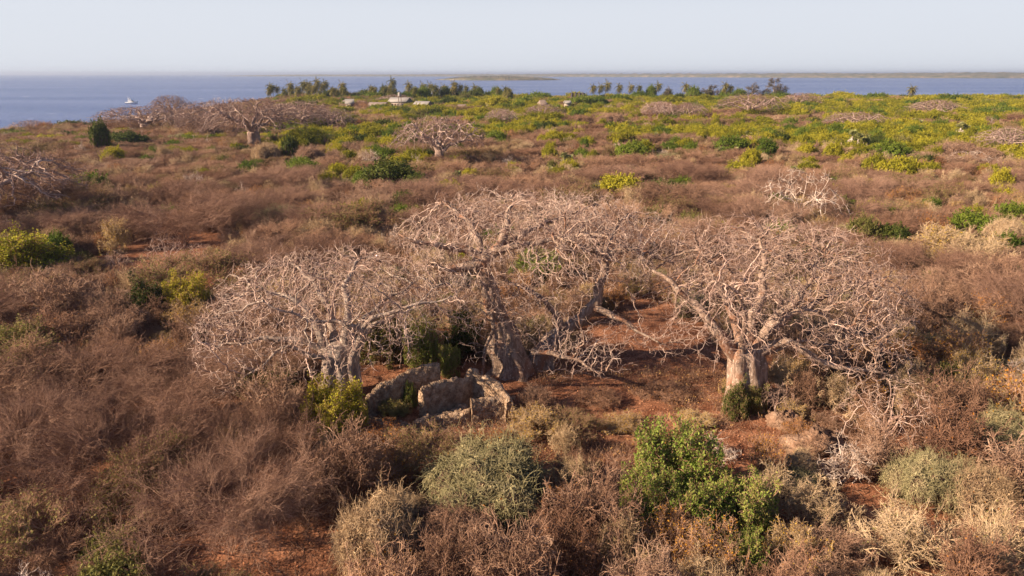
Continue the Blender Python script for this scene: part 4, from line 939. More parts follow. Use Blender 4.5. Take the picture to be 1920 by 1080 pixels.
for (px, py, w, H, lb) in [
    (1057, 302, 42, 4.2, "doum palm with a grey skirt of dead fans beside two yellow-green bushes"),
    (1082, 326, 26, 2.6, "small doum palm with white dead fans right of the yellow-green bush"),
    (1032, 322, 28, 2.4, "low doum palm left of the yellow-green bush"),
    (1180, 328, 44, 3.6, "doum palm clump with pale fans above the bright yellow-green bush"),
    (1208, 343, 30, 2.6, "smaller pale doum palm right of the clump above the bright bush"),
    (858, 338, 44, 3.2, "doum palm clump above the yellow-green bush at the middle baobab's left crown"),
    (1597, 268, 42, 6.0, "larger of two doum palms with long grey skirts in the right mid-distance"),
    (1626, 272, 24, 4.6, "smaller doum palm just right of the larger grey-skirted one"),
    (1485, 328, 34, 3.6, "doum palm with dark skirt in brown scrub right of centre"),
    (1502, 327, 22, 2.8, "little doum palm touching the dark-skirted one"),
    (1210, 277, 34, 4.5, "doum palm clump among yellow-green bushes in mid-field"),
    (1230, 262, 24, 4.0, "small doum palm above the clump among yellow-green bushes"),
    (1350, 288, 30, 3.0, "low doum palm at the foot of a yellow-green bush right of centre"),
    (1380, 288, 24, 3.0, "lone green-headed doum palm right of the low one"),
    (1700, 213, 26, 5.0, "far doum palm with mauve skirt among bright bushes"),
    (1800, 250, 44, 6.0, "doum palm clump below the long yellow-green thicket at right"),
    (1880, 262, 50, 6.0, "doum palm clump at the right edge below the thicket"),
    (1715, 236, 30, 5.0, "doum palm at the left end of the long yellow-green thicket"),
    (1400, 258, 24, 4.0, "grey-skirted doum palm below the far bare baobab"),
    (1735, 340, 26, 2.6, "small doum palm left of a yellow-green bush at right"),
    (650, 212, 34, 5.0, "grey doum palm clump in front of the low roof at left"),
    (930, 232, 30, 5.0, "mauve doum palm clump in the middle of the far scrub")]:
    put('doum', 'doum_palm', px, py, w, H, lb, "palm")
# yellow-green bushes of the far belt, each where it stands
LM = [(638, 690, "the left baobab's trunk"), (430, 620, "the left baobab's outer twigs"), (820, 740, "the roofless ruin"), (945, 660, "the middle baobab's trunk"), (1000, 400, "the middle baobab's crown"), (1130, 560, "the middle baobab's right stem"), (1398, 700, "the right baobab's trunk"), (1470, 440, "the right baobab's crown"),
      (1240, 700, "the bare red clearing"), (300, 510, "the left clearing"), (628, 782, "the yellow-green bush by the trunk"), (1262, 905, "the big green foreground bush"), (1385, 958, "the big bush's right lobe"), (700, 1010, "the tall tan vine mound"), (925, 905, "the large grey-green vine mound"), (1468, 795, "the grey rubble lump"), (1530, 838, "the larger rubble mound"),
      (425, 1000, "the forked stems at lower left"), (150, 725, "the reddish flat thorn tree"), (40, 850, "the greyish thorn tree"), (1655, 850, "the white-branched tree"), (1750, 905, "the hanging straw-green mound"), (1438, 880, "the bright orange shrub"), (1850, 740, "the golden shrub at right"), (1790, 665, "the rust-orange shrub at right"), (1617, 440, "the dark olive tree"),
      (1497, 395, "the bleached dead tree"), (1830, 425, "the green bushes at right edge"), (1745, 600, "the broad mauve twig bush"), (345, 425, "the wide flat thorn tree"), (45, 495, "the bright bush at left edge"), (172, 351, "the round bright green bush"), (30, 370, "the dark baobab at left edge"), (478, 260, "the mid-distance baobab"), (728, 331, "the dark green canopy"), (825, 290, "the baobab beside that canopy"),
      (840, 362, "the bright bush above the crown"), (1160, 355, "the bright bush behind the crown"), (1057, 302, "the skirted doum palm"), (1187, 288, "the central yellow-green clump"), (1597, 268, "the pair of doum palms"), (1670, 290, "the large yellow-green bush"), (1800, 288, "the brown vine mound at right"), (188, 262, "the tall dark bushy tree"), (275, 240, "the wide low baobab"), (1095, 233, "the two brown vine mounds"),
      (1405, 215, "the far bare baobab"), (750, 190, "the pale roofs"), (1017, 190, "the steep thatched hut"), (1709, 180, "the solitary palm"), (1453, 175, "the tallest casuarina"), (1200, 185, "the row of palms"), (590, 185, "the left palm grove"), (1860, 540, "the mauve bush at right edge"), (220, 610, "the brown vine mound at left"), (1100, 985, "the mauve bush with rust tips"), (1700, 1030, "the broad straw bush"), (500, 410, "the olive vine mound"), (1745, 225, "the long yellow-green thicket")]
USED = set()
def unique_label(head, px, py):
    lb = head + " " + where(px, py)
    if lb in USED:
        q = sorted(LM, key=lambda l: ((l[0] - px) / 1.6) ** 2 + (l[1] - py) ** 2)[:6]
        for b_ in q[1:]:
            l2 = lb + ", " + ("left" if px < b_[0] else "right") + " of " + b_[2]
            if len(l2.split()) <= 16 and l2 not in USED: lb = l2; break
            l2 = head + " between " + q[0][2] + " and " + b_[2]
            if len(l2.split()) <= 16 and l2 not in USED and (q[0][0] - px) * (b_[0] - px) < 0: lb = l2; break
    USED.add(lb); return lb
def where(px, py):
    b_ = min(LM, key=lambda l: ((l[0] - px) / 1.6) ** 2 + (l[1] - py) ** 2); dx, dy = px - b_[0], py - b_[1]
    if abs(dx) < 22 and abs(dy) < 14: return "beside " + b_[2]
    side = ("well " if abs(dx) > 75 else "just ") + ("left of " if dx < 0 else "right of ") if abs(dx) > 1.6 * abs(dy) else ("nearer than " if dy > 0 else "beyond ")
    return side + b_[2]
for i, px in enumerate(list(range(612, 965, 17)) + list(range(1225, 1460, 26))):
    px += random.uniform(-6, 6); p = P(px, 170, 500 + random.uniform(-30, 40)); w_ = random.uniform(20, 34); k_ = random.choice(['leaf_dark', 'leaf_dark', 'leaf_green', 'leaf_olive']); rec = random.choice(PR[k_]); wm = w_ / FPX * proj(*p)[2]; z0 = float(ground_z(p[0], p[1]))
    o = link("shore_tree", rec[0], None, (p[0], p[1], z0), random.uniform(0, 6), set_scale(rec, wm, random.uniform(6.5, 10.5))); tag(o, "%s round tree in the shore belt, %s" % ({'leaf_dark': 'dark green', 'leaf_green': 'mid-green', 'leaf_olive': 'olive'}[k_], where(px, 178)), "tree", "round trees of the shore belt")
FAR_G = [(585,262,42),(560,262,30),(648,259,58),(690,243,52),(703,256,50),(733,263,36),(787,240,26),(655,226,50),(600,238,40),(718,205,50),(880,232,40),(905,228,56),(955,230,70),(995,234,60),(1040,238,50),(960,212,60),(1010,210,50),(1060,214,46),(1090,196,60),(1120,195,50),(1160,190,60),(1200,200,46),(1172,252,62),(1240,253,50),(1250,235,38),(1270,222,50),(1187,288,72),(1310,250,30),(1330,246,34),(1375,277,74),(1440,285,44),(1408,300,40),(1310,208,50),(1342,205,60),(1320,192,40),(1395,232,56),(1430,232,40),(1480,214,60),(1520,212,50),(1560,205,60),(1600,205,50),(1480,235,36),(1660,205,70),(1720,195,60),(1790,190,60),(1850,200,60),(1690,235,60),(1740,226,70),(1790,228,80),(1850,222,70),(1895,216,60),(1715,253,42),(1500,262,34),(1565,254,34),(1670,290,96),(1688,318,80),(1875,344,44),(1640,312,44),(1560,290,40),(1440,205,50),(1400,195,46),(1260,196,50),(1380,186,50),(1460,183,60),(1520,182,50),(1580,183,60),(1640,186,50),(980,196,50),(930,196,50),(890,200,40),(840,196,50),(1010,186,60),(1080,183,46),(1140,178,40),(1200,184,50),(1310,184,40),(760,186,50),(700,184,60),(640,182,50),(590,190,70),(560,196,50),(620,200,60),(820,180,40),(880,182,50),(940,182,44),(1230,176,40)]
for i, (px, py, w) in enumerate(FAR_G):
    if py < 200:
        k = random.choice(['leaf_yg', 'leaf_green', 'leaf_green']) if px > 900 else random.choice(['leaf_green', 'leaf_green', 'leaf_dark', 'leaf_yg'])
        lb, gr = {"leaf_yg": ("bright yellow-green bush in the far belt by the palms and roofs", "bright bushes of the far belt"), "leaf_green": ("mid-green bush in the far belt by the palms and roofs", "mid-green bushes of the far belt"), "leaf_dark": ("dark green bush in the far belt by the palms and roofs", "dark bushes of the far belt")}[k]
        H = 7.0
    else:
        k = 'leaf_yg' if random.random() < .75 else 'leaf_green'
        a_ = "left" if px < 820 else "middle" if px < 1350 else "right"
        lb = ("yellow-green" if k == 'leaf_yg' else "mid-green") + " bush scattered in the brown scrub beyond the baobabs, %s third of the plain" % a_
        gr = ("yellow-green" if k == 'leaf_yg' else "mid-green") + " bushes in the scrub, " + a_; H = 4.6
    lb = {'leaf_yg': 'yellow-green', 'leaf_green': 'mid-green', 'leaf_dark': 'dark green'}[k] + (' broad' if w > 50 else ' small') + ' bush in the far scrub, ' + where(px, py); gr = {'leaf_yg': 'yellow-green', 'leaf_green': 'mid-green', 'leaf_dark': 'dark green'}[k] + ' bushes in the far scrub'
    put(k, 'leafy_bush', px, py, w, H, lb, "bush", gr)

# ------------------------------------------------------------------ dry scrub individuals filling the near field
CLEAR = [[(1030, 690), (1120, 600), (1190, 555), (1320, 585), (1345, 640), (1370, 770), (1450, 770), (1500, 830), (1460, 880), (1290, 915), (1190, 920), (1110, 940), (1070, 870), (1040, 790)],
         [(730, 780), (990, 750), (1000, 850), (730, 860)],
         [(165, 480), (290, 468), (440, 485), (430, 548), (250, 560), (170, 530)],
         [(330, 1160), (345, 985), (470, 965), (560, 850), (640, 900), (590, 1120)],
         [(1480, 1000), (1560, 900), (1700, 880), (1720, 1000), (1640, 1090)],
         [(560, 735), (700, 700), (820, 660), (940, 690), (990, 790), (780, 830), (650, 830), (570, 820)]]
LOW = [(540, 790), (700, 815), (960, 780), (1130, 760), (1250, 700), (1480, 760), (1640, 820), (1640, 880), (1250, 870), (1130, 860), (980, 820), (760, 850), (600, 900)]
UNDER = [(380, 560), (620, 520), (880, 500), (1280, 500), (1700, 520), (1740, 760), (1480, 790), (1300, 600), (1180, 560), (1080, 700), (980, 760), (820, 690), (700, 720), (560, 790), (360, 740)]
KEEP = [[(1050, 700), (1120, 620), (1190, 570), (1320, 590), (1345, 640), (1375, 770), (1440, 780), (1470, 850), (1300, 850), (1190, 860), (1110, 870), (1060, 790)],
        [(678, 690), (962, 690), (968, 800), (900, 815), (760, 818), (678, 775)], [(575, 725), (690, 725), (692, 828), (575, 828)], [(600, 640), (680, 640), (680, 760), (600, 760)], [(1358, 640), (1440, 640), (1440, 785), (1345, 785)],
        [(440, 1000), (480, 985), (560, 900), (630, 900), (590, 1100), (400, 1100)], [(180, 485), (430, 485), (430, 540), (180, 540)], [(1165, 850), (1450, 850), (1450, 1000), (1165, 1000)], [(780, 830), (1040, 830), (1040, 940), (780, 940)]]
def hides(x, y, w, H):
    for dx, hz in ((-.4, .6), (0, 1), (.4, .6), (0, .6)):
        a_, b_, _ = proj(x + dx * w, y, H * hz)
        if any(inpoly(a_, b_, c) for c in KEEP): return True
    return False
acc = []
D = np.array(DISCS); cell = {}
def free(x, y, r):
    if np.any(np.hypot(D[:, 0] - x, D[:, 1] - y) < (D[:, 2] + r * .55)): return False
    cx, cy = int(x // 4), int(y // 4)
    for a_ in (-1, 0, 1):
        for b_ in (-1, 0, 1):
            for (u, w, s) in cell.get((cx + a_, cy + b_), ()):
                if (u - x) ** 2 + (w - y) ** 2 < ((s + r) * .66) ** 2: return False
    return True
def region(px, py):
    if py > 760: return ("in the foreground left of the leaf-littered soil" if px < 560 else "in the foreground below the ruin" if px < 1130 else "in the foreground at lower right")
    if py > 520: return ("left of the left baobab" if px < 480 else "under and between the three big baobabs" if px < 1560 else "right of the right baobab")
    return ("on the plain behind the left baobab" if px < 700 else "on the plain behind the middle baobab" if px < 1280 else "on the plain behind the right baobab")
DESC = {'mauve': ("dry_bush", "mauve-brown twiggy dry bush"), 'rustbush': ("dry_bush", "reddish-brown twiggy bush with a few orange leaves"), 'tanbush': ("dry_bush", "straw-tan twiggy bush"),
        'orangebush': ("orange_shrub", "orange-leaved shrub"), 'goldbush': ("golden_shrub", "golden-leaved shrub"), 'thorn_rust': ("thorn_bush", "flat-topped reddish-brown thorn bush"),
        'thorn_mauve': ("thorn_bush", "flat-topped mauve thorn bush"), 'thorn_olive': ("thorn_bush", "flat-topped olive-leaved thorn bush"), 'vine_tan': ("vine_mound", "tan mound of dead vines"),
        'vine_green': ("vine_mound", "straw-green mound of vines"), 'vine_mauve': ("vine_mound", "dark brown mound of vines"), 'leaf_olive': ("leafy_bush", "olive leafy bush"),
        'leaf_yg': ("leafy_bush", "yellow-green leafy bush"), 'leaf_green': ("leafy_bush", "mid-green leafy bush"), 'leaf_dark': ("leafy_bush", "dark green leafy bush"), 'thorn_big': ("thorn_tree", "wide flat-topped umber thorn tree"), 'bare': ("bare_shrub", "pale leafless shrub")}
KIN = list(DESC)
def choose(x, y, px):
    a_ = sn(x, y, .05, 7); b_ = sn(x, y, .035, 9); dd = math.hypot(x, y)
    w = dict(mauve=2.2, rustbush=1.3, tanbush=1.7, orangebush=.45, goldbush=.45, thorn_rust=2.0, thorn_mauve=1.4, thorn_olive=1.6, vine_tan=.6, vine_green=.5, vine_mauve=.5, leaf_olive=.3, leaf_yg=.1, leaf_green=.12, leaf_dark=.12, bare=.25)
    if px > 1500 and dd < 75: w['tanbush'] *= 1.1; w['vine_tan'] *= 2.4; w['vine_green'] *= 2; w['thorn_rust'] *= .6; w['goldbush'] *= 1.6; w['orangebush'] *= 2.4; w['rustbush'] *= 1.5
    if px < 600 and dd < 60: w['thorn_rust'] *= 1.5; w['thorn_mauve'] *= 3; w['mauve'] *= 1.6; w['tanbush'] *= .2; w['vine_tan'] *= .3; w['vine_green'] *= .3
    if dd > 68: w['leaf_yg'] = .4; w['leaf_green'] = .5; w['leaf_dark'] = .4
    if dd < 68:
        for k in ('leaf_yg', 'leaf_green', 'leaf_dark'): w[k] = .015
        w['bare'] = .12
    if a_ > .35: w['thorn_rust'] *= 2; w['thorn_olive'] *= 1.5
    if a_ < -.35: w['mauve'] *= 1.8; w['tanbush'] *= 1.4
    if dd > 105:
        tot = sum(v for k_, v in w.items() if not k_.startswith('leaf'))
        f = np.interp(dd, [105, 145, 200, 260, 330, 420, 600], [.10, .20, .34, .45, .6, .82, .93]) * (1.25 if px > 1250 else 1.0 if px > 700 else .55)
        f = min(.93, f * (1.9 if b_ + .5 * a_ > .1 else .33) if dd < 400 else f * (1.2 if b_ > -.2 else .6))
        if px < 480: f *= .35
        g_ = tot * f / (1 - f); yg = .72 if px > 850 else .5
        w['leaf_yg'] = g_ * yg; w['leaf_green'] = g_ * (1 - yg) * .65; w['leaf_dark'] = g_ * (1 - yg) * .15; w['leaf_olive'] = g_ * (1 - yg) * .2
        w['thorn_rust'] *= 1.6; w['thorn_olive'] *= 1.5; w['vine_tan'] *= .4
    k = list(w); v = np.array([w[i] for i in k]); return k[int(np.searchsorted(np.cumsum(v) / v.sum(), random.random()))]
SIZE = {'thorn': (4.5, 12.0, 1.8, 4.7), 'vine': (3.0, 5.5, 1.6, 2.9), 'leaf': (3.0, 5.5, 1.9, 3.4), 'other': (2.6, 4.6, 1.4, 2.6)}
def sizes(k):
    s = SIZE['thorn' if k.startswith('thorn') else 'vine' if k.startswith('vine') else 'leaf' if k.startswith('leaf') else 'other']
    t = random.random() ** 1.4; return s[0] + (s[1] - s[0]) * t, s[2] + (s[3] - s[2]) * (t * .7 + .3 * random.random())
count = {}
field = []
def try_place(n, ylo, yhi, shrink=1.0, only=None):
    for _ in range(n):
        y = ylo + (yhi - ylo) * random.random() ** .8; x = random.uniform(-1, 1) * (y * .82 + 8)
        px, py, d = proj(x, y, 0)
        if py > 1190: continue
        if any(inpoly(px, py, c) for c in CLEAR): continue
        k = choose(x, y, px); w, H = sizes(k); w *= shrink; H *= shrink
        if only: k = only; w = random.uniform(8, 14); H = w * random.uniform(.30, .40)
        if only and inpoly(px, py, UNDER): continue
        if y < 38: w *= 1.2; H *= 1.3
        low = bool(inpoly(px, py, LOW)); und = bool(inpoly(px, py, UNDER))
        if low:
            k = random.choice(['orangebush', 'goldbush', 'rustbush', 'tanbush', 'mauve']); w, H = random.uniform(1.5, 2.5), random.uniform(.45, .8)
        elif und: w *= .8; H = min(H, 1.7)
        if low and random.random() > .4: continue
        if y < 60 and not low and hides(x, y, w, H): continue
        if y < 34 and k in ('goldbush', 'orangebush') and random.random() < .6: continue
        if only and random.random() > .5: continue
        if not free(x, y, w * .42): continue
        cell.setdefault((int(x // 4), int(y // 4)), []).append((x, y, w * .42)); field.append((k, x, y, w, H, px, py))
try_place(230, 46, 125, 1.0, 'thorn_big')
try_place(5200, 19, 118)
try_place(9000, 19, 100, .55)
field.sort(key=lambda f: -f[3] / max(f[2], 1))
gen = {}
over = []
print("field", len(field))
for (k, x, y, w, H, px, py) in field:
    nm, ds = DESC[k]
    if gen.get(nm, 0) >= 250: over.append((k, x, y, w, H)); continue
    gen[nm] = gen.get(nm, 0) + 1
    rec = random.choice(PR[k]); sp = "larger" if w > 4.2 else "small"
    lb = unique_label("%s %s" % (sp, ds.replace(" with a few orange leaves", "")), *[float(v_) for v_ in proj(x, y, H * .5)[:2]])
    o = link(nm, rec[0], None, (x, y, float(ground_z(x, y)) - .05), random.uniform(-.5, .5) if k.startswith('thorn') else random.uniform(0, 6.28), set_scale(rec, w, H))
    tag(o, lb, "bush", ds + ", many in the scrub")
print("individuals", gen, "over", len(over))

# ------------------------------------------------------------------ scatter objects (kind stuff): what nobody could count
def scatter(name, label, items, kinds):
    """items: (kind, x, y, w, h); one object whose points carry the far scrub"""
    c = bpy.data.collections.new(name + "_source"); idx = {}
    n_ = 0
    for k in sorted(kinds):
        for j, rec in enumerate(PR[k]):
            s = bpy.data.objects.new("%03d_%s" % (n_, k), rec[0]); c.objects.link(s); idx[(k, j)] = n_; n_ += 1
    me = bpy.data.meshes.new(name); n = len(items); xy = np.array([(i[1], i[2]) for i in items]); z = ground_z(xy[:, 0], xy[:, 1]) - .05
    me.vertices.add(n); me.vertices.foreach_set("co", np.column_stack([xy, z]).astype(np.float32).ravel())
    ai = me.attributes.new("pick", 'INT', 'POINT'); asz = me.attributes.new("size", 'FLOAT_VECTOR', 'POINT'); ar = me.attributes.new("turn", 'FLOAT_VECTOR', 'POINT')
    pk, sz, rt = [], [], []
    for (k, x, y, w, h) in items:
        j = random.randrange(len(PR[k])); pk.append(idx[(k, j)]); sz += list(set_scale(PR[k][j], w, h)); rt += [0, 0, random.uniform(-.5, .5) if k.startswith('thorn') else random.uniform(0, 6.28)]
    ai.data.foreach_set("value", pk); asz.data.foreach_set("vector", sz); ar.data.foreach_set("vector", rt)
    o = bpy.data.objects.new(name, me); COL.objects.link(o); tag(o, label, None, None, "stuff")
    ng = bpy.data.node_groups.new(name, 'GeometryNodeTree'); ng.interface.new_socket("Geometry", in_out='INPUT', socket_type='NodeSocketGeometry'); ng.interface.new_socket("Geometry", in_out='OUTPUT', socket_type='NodeSocketGeometry')
    N = ng.nodes; L = ng.links; gi = N.new("NodeGroupInput"); go = N.new("NodeGroupOutput"); ci = N.new("GeometryNodeCollectionInfo"); ci.inputs["Collection"].default_value = c
    ci.inputs["Separate Children"].default_value = True; ci.inputs["Reset Children"].default_value = True
    ip = N.new("GeometryNodeInstanceOnPoints"); ip.inputs["Pick Instance"].default_value = True
    def attr(nm, ty):
        a_ = N.new("GeometryNodeInputNamedAttribute"); a_.data_type = ty; a_.inputs["Name"].default_value = nm; return a_
    L.new(gi.outputs[0], ip.inputs["Points"]); L.new(ci.outputs[0], ip.inputs["Instance"]); L.new(attr("pick", 'INT').outputs[0], ip.inputs["Instance Index"])
    e2r = N.new("FunctionNodeEulerToRotation"); L.new(attr("turn", 'FLOAT_VECTOR').outputs[0], e2r.inputs[0]); L.new(e2r.outputs[0], ip.inputs["Rotation"])
    L.new(attr("size", 'FLOAT_VECTOR').outputs[0], ip.inputs["Scale"]); L.new(ip.outputs[0], go.inputs[0])
    md = o.modifiers.new("scatter", 'NODES'); md.node_group = ng
    return o
far = []
def far_fill(n, ylo, yhi, mul):
    ys_ = ylo + (yhi - ylo) * rng.random(n) ** .75; xs_ = rng.uniform(-1, 1, n) * (ys_ * .84 + 10)
    de = dist_edge(xs_, ys_); ok = de > 3
    for x, y, dd in zip(xs_[ok], ys_[ok], de[ok]):
        x, y = float(x), float(y); px, py, _ = proj(x, y, 0); k = choose(x, y, px); w, H = sizes(k); w *= mul * random.uniform(.8, 1.3); lf_ = k.startswith('leaf'); H *= (1.15 + min(1, max(0, (y - 110) / 200)) * .6) if lf_ else (.95 + min(1, max(0, (y - 150) / 250)) * .5); w *= 1.25 if lf_ else 1
        if px < 520: H = min(H, 2.6)
        if dd < 14: k = random.choice(['leaf_dark', 'leaf_green', 'leaf_olive', 'thorn_rust'] if px < 700 else ['leaf_yg', 'leaf_green', 'leaf_yg', 'leaf_olive']); H = min(H, 2.4) if px < 500 else random.uniform(4.5, 7)
        cx, cy = int(x // 4), int(y // 4); bad = False
        for a_ in (-1, 0, 1):
            for b_ in (-1, 0, 1):
                for (u, v, s) in cell.get((cx + a_, cy + b_), ()):
                    if (u - x) ** 2 + (v - y) ** 2 < ((s + w * .42) * .62) ** 2: bad = True; break
        if bad or np.any(np.hypot(D[:, 0] - x, D[:, 1] - y) < (D[:, 2] + w * .15)): continue
        cell.setdefault((cx, cy), []).append((x, y, w * .42)); far.append((k, x, y, w, H))
far_fill(9000, 100, 240, 1.05); far_fill(40000, 220, 575, 1.5); far_fill(5000, 100, 300, .6)
print("far", len(far))
dk = [k for k in KIN if not k.startswith('leaf')]; gk = [k for k in KIN if k.startswith('leaf')]
allf = far + over
scatter("dry_scrub", "brown and mauve dry thorn scrub covering the plain", [f for f in allf if f[0] in dk], dk)
scatter("green_scrub", "green and yellow-green bushes of the far plain", [f for f in allf if f[0] in gk], gk)

# fallen coral stones about the ruin
xs_ = []
for _ in range(240):
    c = G(random.uniform(690, 975), random.uniform(740, 812), 0); xs_.append((c[0], c[1], random.uniform(.04, .15)))
g = Geo()
for (x_, y_, r_) in xs_:
    v = np.array([(-1, -1, -.5), (1, -1, -.5), (1, 1, -.5), (-1, 1, -.5), (-.7, -.7, .6), (.7, -.7, .6), (.7, .7, .6), (-.7, .7, .6)]) * r_ * rng.uniform(.6, 1.3, (8, 3)) + np.array([x_, y_, float(ground_z(x_, y_)) + r_ * .3])
    g.quads(v, np.array([(4, 5, 6, 7), (0, 1, 5, 4), (1, 2, 6, 5), (2, 3, 7, 6), (3, 0, 4, 7)]))
tag(link("rubble", g.mesh("rubble", M['coral'])), "small fallen coral stones about the ruin", None, None, "stuff")

# low litter, twigs and grass on the open soil near the camera
def surf(x, y): return ground_z(x, y)
def rand_ground(n, ylo=19, yhi=75):
    y = ylo + (yhi - ylo) * rng.random(n) ** 1.2; x = rng.uniform(-1, 1, n) * (y * .8 + 4); return x, y
x, y = rand_ground(42000); keep = (sn(x, y, .8, 4) + rng.normal(size=len(x)) * .5) > -.2; x, y = x[keep], y[keep]
g = Geo(); C = np.stack([x, y, surf(x, y) + .03 + .03 * rng.random(len(x))], 1); g.leaves(C, rng.normal(size=C.shape) * .35 + [0, 0, 1], .06 * rng.uniform(.6, 1.6, len(x)), 1.6, 0)
tag(link("leaf_litter", g.mesh("leaf_litter", M['litter'])), "fallen brown leaves strewn over the red soil", None, None, "stuff")
x, y = rand_ground(9000, 19, 80); g = Geo(); S = np.stack([x, y, surf(x, y) + .02], 1); dd_ = rng.normal(size=S.shape); dd_[:, 2] = np.abs(dd_[:, 2]) * .3
s = strand(S, dd_, rng.uniform(.3, 1.1, len(x)), 4, .25); s[..., 2] = np.maximum(s[..., 2], surf(s[..., 0], s[..., 1]) + .02); g.tube(s, rad(s, .012, .006)); tag(link("fallen_twigs", g.mesh("fallen_twigs", M['mauve'])), "dead twigs lying over the open soil", None, None, "stuff")
x, y = rand_ground(26000, 22, 60); px, py, _ = proj(x, y, 0); keep = (inpoly(px, py, [(1020, 700), (1200, 690), (1370, 700), (1370, 830), (1250, 870), (1120, 880), (960, 860), (960, 780)]) | inpoly(px, py, [(680, 790), (980, 770), (1000, 850), (640, 900)]) | (rng.random(len(x)) < .08)) & (sn(x, y, .45, 8) + .4 * sn(x, y, 1.7, 3) > .0)
x, y = x[keep], y[keep]; x = np.repeat(x, 7) + rng.normal(size=len(x) * 7) * .2; y = np.repeat(y, 7) + rng.normal(size=len(y) * 7) * .2
S = np.stack([x, y, surf(x, y)], 1); s = strand(S, rng.normal(size=S.shape) * .5 + [0, 0, 1], rng.uniform(.2, .75, len(x)), 4, .22, .05); g = Geo(); g.tube(s, rad(s, .011, .005), 3)
q = s[:, 2:].reshape(-1, 3); q = q[rng.integers(0, len(q), len(x) // 3)]; g.leaves(q, rng.normal(size=q.shape) + [0, 0, .8], .06, 1.6, 1)
tag(link("dry_grass", g.mesh("dry_grass", [M['mauve'], M['grass']])), "thin yellow-orange herbs and grass on the clearing", None, None, "stuff")

# ------------------------------------------------------------------ coconut palms, casuarinas
def coco(i):
    H = 9.5; g = Geo(); lean = [(.6, .2), (-.9, .1), (.2, -.3)][i]; n = 10; t = np.linspace(0, 1, n)
    Pn = np.stack([lean[0] * t ** 2 * 1.6, lean[1] * t ** 2, H * t], 1); g.tube(Pn, .20 - .08 * t + .12 * np.exp(-t * 14), 8, 0); me1 = g.mesh("trunk", M['ptrunk'], True)
    g = Geo(); top = Pn[-1]
    for j in range(34):
        az = j * 2.4 + i; el = 1.25 - 2.3 * (j / 34); L_ = random.uniform(3.3, 4.4); d = np.array([cos(az) * cos(el) + .35, sin(az) * cos(el), sin(el)]); k = 7; q = [top]
        for s_ in range(k - 1): d = d / np.linalg.norm(d); q.append(q[-1] + d * L_ / (k - 1)); d = d + np.array([.05, 0, -.30])
        q = np.array(q); g.tube(q, np.linspace(.045, .012, k), 3, 0)
        tt = np.repeat(np.linspace(.12, 1, 15), 2); side = np.tile([1, -1], 15); si = tt * (k - 1); ii = np.clip(si.astype(int), 0, k - 2); f = (si - ii)[:, None]
        B_ = q[ii] * (1 - f) + q[ii + 1] * f; dr = nrm(q[ii + 1] - q[ii]); sd = nrm(np.cross(dr, [0, 0, 1])) * side[:, None]; ln = (.95 * np.sin(np.clip(tt, .1, .95) * pi) ** .5)[:, None]
        E = B_ + (sd * .75 + dr * .5 - np.array([0, 0, .55])) * ln; M_ = (B_ + E) / 2 + sd * .02; wv = dr * .10
        v = np.stack([B_ - wv * .5, M_ - wv, E, M_ + wv], 1).reshape(-1, 3); g.quads(v, np.arange(len(v)).reshape(-1, 4))
    return me1, g.mesh("crown", M['frond'])
CO = [coco(i) for i in range(3)]
def ylev(px, D_): return D_
def put_palm(px, pytop, D_, Hm=None, label="", group=None):
    p = P(px, pytop, D_); z0 = float(ground_z(p[0], p[1])); H = p[2] - z0 if Hm is None else Hm
    if Hm is not None: z0 = p[2] - Hm
    tr, cr = random.choice(CO); s = max(.55, min(1.25, H / 11.0)); o = link("coconut_palm", None, None, (p[0], p[1], z0), random.uniform(-.5, .5), (s * .85, s * .85, max(.4, H / 11.0))); tag(o, label, "palm", group)
    link("trunk", tr, o); link("crown", cr, o)
PL = [505, 512, 521, 539, 534, 545, 552, 564, 571, 576, 583, 592, 599, 607, 586, 626, 637, 643, 633]
PT = [158, 160, 162, 155, 166, 163, 168, 152, 156, 154, 160, 149, 156, 152, 164, 164, 155, 162, 168]
for q_ in range(26): PL.append(random.choice([510, 540, 546, 560, 575, 586, 600, 630, 641]) + random.uniform(-9, 9)); PT.append(random.uniform(162, 174))
for px, pt in zip(PL, PT): put_palm(px, pt, 505 + random.uniform(-35, 30), None, "%s coconut palm in the dense left grove, %s" % ("tall" if pt < 160 else "low", "at its far left end" if px < 530 else "left of its densest part" if px < 556 else "in its densest part" if px < 612 else "in its smaller right clump"), "palms of the left grove")
for px, pt in [(697, 162), (704, 163), (718, 161), (726, 160), (741, 165), (773, 163), (780, 166), (802, 157), (810, 159), (818, 165), (828, 160), (848, 162), (865, 159), (872, 161), (887, 160), (930, 165), (950, 163), (956, 166)]:
    put_palm(px, pt, 500 + random.uniform(-30, 40), None, "%s coconut palm in the green belt %s" % ("taller" if pt < 162 else "short", "left of the white water tank" if px < 749 else "just right of the white water tank" if px < 800 else "beyond the white shed" if px < 860 else "well right of the white shed"), "palms behind the roofs")
for px, pt, lb in [(733, 148, "tallest coconut palm, left of the white water tank"), (764, 155, "slim coconut palm just right of the white water tank"), (789, 157, "broad-headed coconut palm above the long pale roof"), (854, 154, "coconut palm rising highest right of the broad-headed one"),
                   (1115, 160, "leftmost coconut palm of the row against the water right of centre"), (1123, 159, "second coconut palm of the row against the water"), (1136, 154, "third and tall palm of the row against the water"), (1164, 159, "fourth palm of the row against the water"), (1180, 159, "fifth palm of the row against the water"), (1201, 160, "sixth palm of the row against the water"), (1232, 156, "lone tall palm with a pale trunk right of the row against the water"),
                   (1289, 157, "coconut palm left of the dark casuarinas"), (1364, 156, "tall coconut palm left of the broad casuarina"), (1373, 161, "shorter coconut palm right beside the tall one by the broad casuarina"), (1383, 167, "small coconut palm left of the broad casuarina"), (1392, 169, "smallest coconut palm under the broad casuarina"), (1709, 162, "solitary palm standing above the bushes at right")]:
    put_palm(px, pt, 505 if px < 1700 else 430, None, lb)
